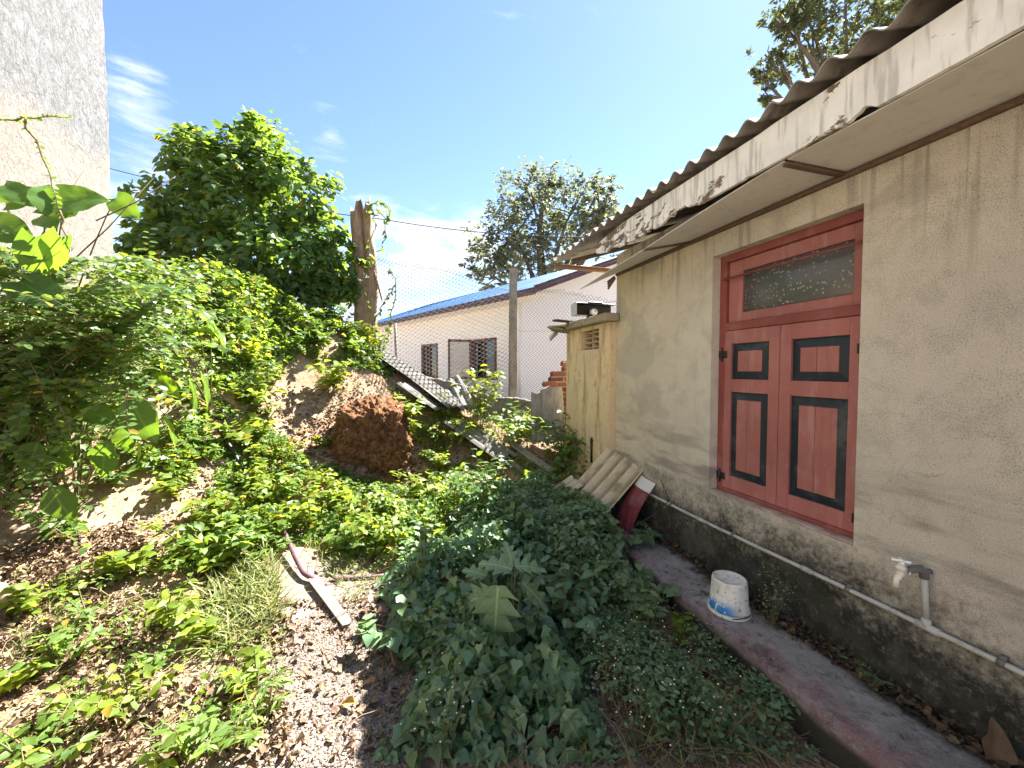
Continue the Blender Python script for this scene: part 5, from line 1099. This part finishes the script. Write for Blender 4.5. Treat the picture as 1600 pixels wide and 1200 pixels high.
# dead stump with its climber
def stump():
    b = at(572, 500, 7.5); zb = gz(b[0], b[1]) - .2; top = at(572, 330, 7.5)[2]; t = empty('dead_stump', (b[0], b[1], zb + .2), 'tall dead split tree stump standing at the fence', 'stump')
    zs = np.linspace(zb, top, 60); th = np.linspace(0, 2 * np.pi, 29); Z, H = np.meshgrid(zs, th[:-1], indexing='ij'); f = (Z - zb) / (top - zb); r = .20 - .02 * f + .03 * np.sin(H * 3 + Z) + fbm(H * 2.2 + Z * .3, Z * 1.2, 1.5, 4, 3) * .10 + fbm(H * 6, Z * 2, 2, 3, 7) * .04
    # split: a deep notch on the near side in the upper half, and a broken rim
    nt = np.exp(-((H - 4.45 - .25 * np.sin(Z * 2)) / .22) ** 2) * np.clip((f - .42) * 3, 0, 1); r = r * (1 - .92 * nt)
    rim = fbm(H * 1.6, H * 0, 1.5, 3, 19) * .55 - .12 * np.cos(H - 2.6); zz = Z + np.clip(f - .8, 0, 1) * 5 * rim * 1.0
    cx = b[0] + .03 * np.sin(Z * 2.2) - .02 * f; P = np.stack([cx + r * np.cos(H), b[1] + r * np.sin(H), zz], 2); P = np.concatenate([P, P[:, :1]], 1); mb = MB(); grid(mb, P, flip=True); inner = P[-1].mean(0) - np.array([0, 0, .35]); mb.add(np.concatenate([P[-1], [inner]]), [(k, k + 1, 28 + 1) for k in range(28)]); mb.build('trunk', BARK, t)
    for (u0, v0, u1, v1, r_) in ((584, 420, 597, 470, .022), (556, 336, 556, 366, .045)):
        m = MB(); tube(m, [at(u0, v0, 7.4), at((u0 + u1) / 2, (v0 + v1) / 2, 7.38), at(u1, v1, 7.35)], [r_, r_ * .9, r_ * .5], 7); m.build('broken_branch', BARK, t)
    v = empty('climbing_vine', (b[0] + .2, b[1], zb + .2), 'leafy climber hanging over the top and side of the dead stump', 'vine'); sb = MB(); lb = MB()
    for px, n, s_ in (([(570, 335), (580, 320), (592, 314), (606, 322), (608, 345)], 26, .10), ([(588, 325), (600, 340), (603, 370), (592, 395)], 10, .10), ([(580, 420), (577, 390), (585, 350), (582, 325)], 14, .10), ([(612, 420), (618, 450), (612, 500), (604, 540), (590, 560)], 24, .11), ([(575, 480), (565, 450), (572, 415), (580, 400)], 10, .11), ([(560, 560), (580, 540), (600, 530)], 20, .12), ([(615, 450), (600, 470), (585, 500)], 12, .1)):
        K = np.array([at(p[0], p[1], 7.22) for p in px]); f = np.linspace(0, len(K) - 1, 14); P = np.stack([np.interp(f, np.arange(len(K)), K[:, c]) for c in range(3)], 1) + rng.normal(0, .02, (14, 3)); tube(sb, P, .009, 5, .5); leaves_along(lb, P, n, s_, T_HEART, .0, .9, .3, -.35, .6, (0, -.5, .8))
    for (u, v_) in ((598, 350), (603, 385), (590, 400)): tube(sb, np.array([at(u, 330, 7.2), at(u + 8, v_ - 20, 7.2), at(u + 15, v_, 7.2)]), .003, 3, .8)
    sb.build('stem', TWIG, v); lb.build('foliage', L_SHRUB, v)
stump()

# named shrubs and saplings on and below the bank
shrub('leafy_shrub', at(585, 560, 7.0), .75, .4, 9, 12, .13, T_OVL, L_LIME, 'bright leafy shrub at the foot of the dead stump', lean=(0, -.1))
shrub('leafy_shrub', at(520, 520, 6.9), .55, .5, 9, 12, .13, T_HEART, L_SHRUB, 'dark heart leaved growth left of the stump foot', lean=(0, -.1))
shrub('sapling', ghit(516, 620), .6, .18, 5, 11, .15, T_OVL, L_LIME, 'lone bright sapling standing on bare earth above the laterite block', 'sapling', droop=.1)
shrub('sapling', ghit(640, 705), .75, .2, 5, 13, .13, T_HEART, L_LIME, 'tall yellow green sapling right of the laterite block', 'sapling', droop=.1, branches=1)
shrub('sapling', ghit(690, 660), .5, .25, 5, 10, .1, T_OVL, L_LIME, 'bright sapling between the fallen grey sheets', 'sapling', droop=.3)
shrub('leafy_shrub', ghit(752, 672), .95, .22, 7, 15, .12, T_OVL, L_LIME, 'tall pointed bright shrub rising in front of the low wall', lean=(0, 0), droop=.1)
shrub('leafy_shrub', ghit(800, 705), .8, .5, 13, 14, .11, T_OVL, L_COVER, 'broad bright shrub in front of the weathered boards', droop=.5)
shrub('leafy_shrub', ghit(706, 705), .5, .4, 10, 12, .1, T_OVL, L_LIME, 'low bushy bright shrub right of the tall sapling', droop=.5)
shrub('leafy_shrub', ghit(750, 815), .75, .45, 14, 15, .085, T_OV, L_SHRUB, 'half shaded bushy shrub where the ivy meets the sunlight', droop=.5)
shrub('leafy_shrub', ghit(684, 735), .35, .35, 9, 10, .08, T_OV, L_LIME, 'small bright shrub at the right foot of the laterite block', droop=.5)
shrub('leafy_shrub', ghit(878, 735), .8, .3, 8, 13, .1, T_OVL, L_SHRUB, 'shrub growing against the corner of the outbuilding', droop=.4, lean=(-.1, -.05))
shrub('seedling', ghit(865, 720), .35, .2, 4, 7, .09, T_OVL, L_LIME, 'small bright seedling right of the leaning boards', 'seedling')
shrub('seedling', ghit(262, 985), .34, .16, 4, 9, 0.072, T_OVL, L_LIME, 'bright yellow green seedling on the leaf litter left of the grass tuft', 'seedling', droop=.7)
shrub('seedling', ghit(150, 985), .26, .16, 4, 8, 0.054, T_OVL, L_COVER, 'dull green seedling left of the yellow one on the litter', 'seedling', droop=.6)
shrub('seedling', ghit(205, 1120), .22, .15, 4, 8, 0.061, T_OVL, L_LIME, 'drooping lime seedling in the litter near the lower left', 'seedling', droop=.8)
shrub('seedling', ghit(125, 1120), .18, .14, 3, 7, 0.061, T_OVL, L_LIME, 'small lime seedling beside the long dry stick', 'seedling', droop=.8)
shrub('seedling', ghit(60, 1200), .2, .2, 5, 9, 0.058, T_OVL, L_COVER, 'leafy seedling at the bottom left corner', 'seedling', droop=.6)
shrub('seedling', ghit(400, 1150), .24, .22, 7, 10, .06, T_LONG, L_COVER, 'narrow leaved weed beside the gravel at the bottom', 'seedling', droop=.4)
shrub('seedling', ghit(345, 1165), .16, .18, 5, 9, .055, T_LONG, L_COVER, 'low narrow leaved weed left of the taller one at the bottom', 'seedling', droop=.5)
shrub('seedling', ghit(1075, 1015), .22, .14, 4, 7, .065, T_OVL, L_LIME, 'pale green weed beside the walkway edge', 'seedling', droop=.3)
shrub('seedling', ghit(1100, 1035), .2, .16, 5, 7, .06, T_OV, L_IVY, 'green weed just right of the pale one at the walkway edge', 'seedling', droop=.3)
# weeds nobody could tell apart: one built, the rest copied
w0 = shrub('small_weed', (0, 0, 0), .17, .14, 5, 8, .055, T_OV, L_COVER, 'small leafy weed on the sunlit foot of the bank', 'weed', droop=.5, group='small weeds on the sunlit slope', local=True)
w1 = shrub('small_weed', (0, 0, 0), .2, .1, 4, 7, .06, T_HEARTS, L_LIME, 'small leafy weed on the sunlit foot of the bank', 'weed', droop=.3, group='small weeds on the sunlit slope', local=True)
def copy_tree(o):
    c = o.copy(); col.objects.link(c)
    for ch in o.children: k = ch.copy(); col.objects.link(k); k.parent = c
    return c
used = {}
for i, (u, v) in enumerate([(300, 880), (340, 905), (400, 820), (440, 790), (470, 815), (520, 800), (560, 820), (610, 800), (250, 900), (330, 800), (380, 760), (410, 720), (470, 755), (540, 770), (600, 850), (505, 700), (640, 830), (665, 790), (700, 770), (610, 640), (310, 720), (280, 780), (390, 880), (200, 900), (110, 930), (60, 960), (90, 1040), (20, 1080), (240, 1050), (320, 1000), (300, 1180), (400, 1080), (440, 700), (560, 690), (420, 650), (350, 850), (440, 860), (530, 840), (575, 780), (690, 820), (730, 740), (660, 720), (580, 870)]):
    src = (w0, w1)[i % 2]; o = src if src.name not in used else copy_tree(src); used[src.name] = 1
    p = ghit(u, v, -.01); o.location = p; o.rotation_euler = (0, 0, rng.random() * 6.28); s_ = rng.uniform(.8, 1.5); o.scale = (s_, s_, s_)
def sprigs(protos, px, lo, hi):
    for i, (u, v) in enumerate(px):
        src = protos[i % len(protos)]; o = src if src.name not in used else copy_tree(src); used[src.name] = 1
        o.location = ghit(u, v, -.01); o.rotation_euler = (rng.normal(0, .12), rng.normal(0, .12), rng.random() * 6.28); s_ = rng.uniform(lo, hi); o.scale = (s_, s_, s_)
g1 = 'leafy sprigs standing out of the creeper on the bank'; l1 = 'leafy sprig standing out of the creeper on the bank'
pr_ = [shrub('leafy_sprig', (0, 0, 0), .38, .2, 5, 9, .095, T_HEART, L_LIME, l1, 'sprig', droop=.6, group=g1, local=True), shrub('leafy_sprig', (0, 0, 0), .36, .22, 6, 9, .08, T_OVL, L_COVER, l1, 'sprig', droop=.7, group=g1, local=True), shrub('leafy_sprig', (0, 0, 0), .34, .25, 6, 8, .09, T_HEART, L_SHRUB, l1, 'sprig', droop=.8, group=g1, local=True)]
sprigs(pr_, [(230, 440), (290, 430), (345, 440), (400, 460), (440, 480), (480, 500), (520, 520), (250, 490), (310, 490), (370, 510), (420, 530), (460, 545), (200, 480), (280, 540), (340, 560), (390, 580), (330, 610), (230, 600), (300, 640), (260, 690), (350, 660), (390, 640), (420, 605), (180, 760), (380, 700), (430, 700), (555, 560), (395, 690), (480, 560), (505, 545)], .55, 1.2)
g2 = 'leafy sprigs standing out of the shaded ivy'; l2 = 'dull green leafy sprig standing out of the shaded ivy'
pr2 = [shrub('leafy_sprig', (0, 0, 0), .36, .2, 5, 10, .075, T_OVL, L_IVY, l2, 'sprig', droop=.6, group=g2, local=True), shrub('leafy_sprig', (0, 0, 0), .40, .16, 4, 10, .06, T_OV, L_IVY, l2, 'sprig', droop=.4, group=g2, local=True), shrub('leafy_sprig', (0, 0, 0), .32, .22, 5, 8, .085, T_HEART, L_IVY, l2, 'sprig', droop=.7, group=g2, local=True)]
sprigs(pr2, [(700, 900), (740, 870), (820, 850), (860, 880), (900, 900), (840, 930), (900, 960), (950, 930), (980, 950), (700, 960), (660, 960), (870, 990), (910, 1040), (690, 1030), (930, 880), (880, 840), (800, 830), (760, 840), (720, 1100), (830, 1010), (960, 890), (940, 860), (1000, 1010), (650, 1010), (900, 830)], .8, 1.35)
g3 = 'yellow green weeds at the sunlit foot of the bank'; l3 = 'yellow green leafy weed at the sunlit foot of the bank'
pr3 = [shrub('leafy_weed', (0, 0, 0), .30, .2, 6, 9, .07, T_OVL, L_LIME, l3, 'weed', droop=.6, group=g3, local=True), shrub('leafy_weed', (0, 0, 0), .27, .22, 6, 9, .065, T_HEART, L_COVER, l3, 'weed', droop=.6, group=g3, local=True)]
sprigs(pr3, [(420, 760), (455, 780), (390, 800), (430, 830), (490, 790), (360, 830), (520, 830), (580, 800), (630, 810), (660, 830), (590, 850), (640, 860), (480, 830), (340, 870), (300, 850), (400, 860), (680, 800), (700, 780), (670, 760), (720, 790), (640, 780), (560, 870), (450, 740), (410, 740), (500, 760)], .8, 1.4)
# white flowered stems beside the walkway
f0 = shrub('flowering_weed', (0, 0, 0), .34, .14, 5, 5, .03, T_OV, L_IVY, 'thin stemmed weed with tiny white flower heads beside the walkway', 'weed', droop=.3, group='white flowered weeds beside the walkway', local=True, sr=.003, branches=3)
fl = MB()
for k in range(22): c = np.array([rng.normal(0, .07), rng.normal(0, .07), rng.uniform(.17, .36)]); lathe(fl, c, [(0, -.003), (.004, 0), (0, .003)], 5)
fl.build('flowers', FLOWER, f0)['kind'] = 'stuff'
for i, (u, v) in enumerate([(1090, 1060), (1010, 1060), (1060, 1110), (1110, 1170), (950, 1100), (1000, 1180), (960, 960), (1030, 980), (690, 1190)]):
    o = f0 if i == 0 else copy_tree(f0); o.location = ghit(u, v, -.01); o.rotation_euler = (0, 0, rng.random() * 6.28); s_ = rng.uniform(.8, 1.25); o.scale = (s_, s_, s_)
p_ = on_z(1195, 1005, .1); o = copy_tree(f0); o.location = (2.22, 1.83, .1); o['label'] = 'white flowered weed growing on the walkway right behind the bucket'; del o['group']
# ferns at the wall foot
def fern(base, n, L, label):
    t = empty('fern', tuple(base), label, 'fern'); base = np.array(base)
    for k in range(n):
        a = rng.uniform(2.0, 4.4); P = twig_pts(base, (math.cos(a) * .8, math.sin(a) * .8, 1.0), L * rng.uniform(.7, 1.1), 1.2, 10); mb = MB(); tube(mb, P, np.linspace(.0025, .001, 10), 4); m2 = MB(); leaves_along(m2, P, 22, L * .22, T_LONG, .12, 1.0, .25, -.1, .2, (0, 0, 1), .4)
        f = m2.build('frond', L_IVY, t); mb.build('midrib', STEM, f)
fern((2.36, 3.08, .12), 5, .34, 'fern growing at the wall foot beside the red board'); fern((2.35, 1.32, .11), 5, .15, 'small fern at the wall foot below the tap'); fern((2.36, 1.46, .11), 4, .11, 'tiny fern at the wall foot left of the small fern')
mb = MB(); bp = on_z(1550, 1185, .13); big_leaf_mesh(mb, bp + np.array([0, 0, -.02]), (.15, -.1, .7), (-.6, -.7, .1), .15, o_ovate, .5, .5, .06); o = mb.build('fallen_leaf', mat_attr('curled_leaf', (.10, .065, .04), (.15, .1, .06), .8, .1)); tag(o, 'large curled brown dead leaf at the bottom right of the walkway', 'leaf')
mb = MB(); p_ = ghit(388, 0) if False else hit(535, 1105); leaves(mb, [p_ + (0, 0, .02)], [(.5, -.3, .1)], [(0, -.3, 1)], [.09], T_CURL); tag(mb.build('fallen_leaf', mat_simple('orange_leaf', (.5, .28, .06), .7)), 'orange fallen leaf lying on the gravel path', 'leaf')

# background trees
B = blobpx([(850, 330, 24, 3.0, .8), (800, 360, 24, 2.4, .9), (830, 300, 24.5, 1.9, .7), (900, 320, 24, 2.4, .8), (935, 310, 24.5, 1.5, .9), (945, 350, 24, 1.8, .8), (770, 400, 24, 1.6, .8), (830, 410, 23.5, 2.6, .7), (900, 400, 23.5, 2.4, .7), (765, 430, 23.5, 1.2, .7), (870, 285, 24.6, 1.0, .7), (940, 290, 24.6, .8, .6)])
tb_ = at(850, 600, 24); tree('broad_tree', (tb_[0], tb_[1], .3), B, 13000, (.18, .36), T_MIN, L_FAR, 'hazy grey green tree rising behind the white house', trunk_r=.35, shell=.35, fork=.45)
B = blobpx([(1260, 60, 13, 1.1, .7), (1220, 110, 13, .75, .6), (1320, 40, 13.4, 1.3, .7), (1390, 20, 13.6, 1.3, .7), (1240, -10, 13.2, 1.2, .7), (1330, -60, 13.5, 1.7, .7), (1290, 100, 13.2, .7, .6), (1200, 150, 12.8, .4, .6), (1440, -20, 14, 1.4, .8), (1230, 50, 12.9, .6, .6), (1340, 90, 13.6, .8, .6), (1500, 10, 14.5, 1.6, .8), (1195, 85, 13, .55, .6), (1187, 120, 12.8, .5, .5), (1250, 5, 13, .8, .7), (1210, 30, 13, .6, .6), (1210, 150, 12.8, .45, .5)])
tb_ = at(1420, 600, 14.5); tree('tall_tree', (tb_[0], tb_[1], .1), B, 13000, (.10, .20), T_MIN, L_TREE, 'open branched tree above the corrugated roof at the upper right', trunk_r=.22, shell=.25, fork=.6)
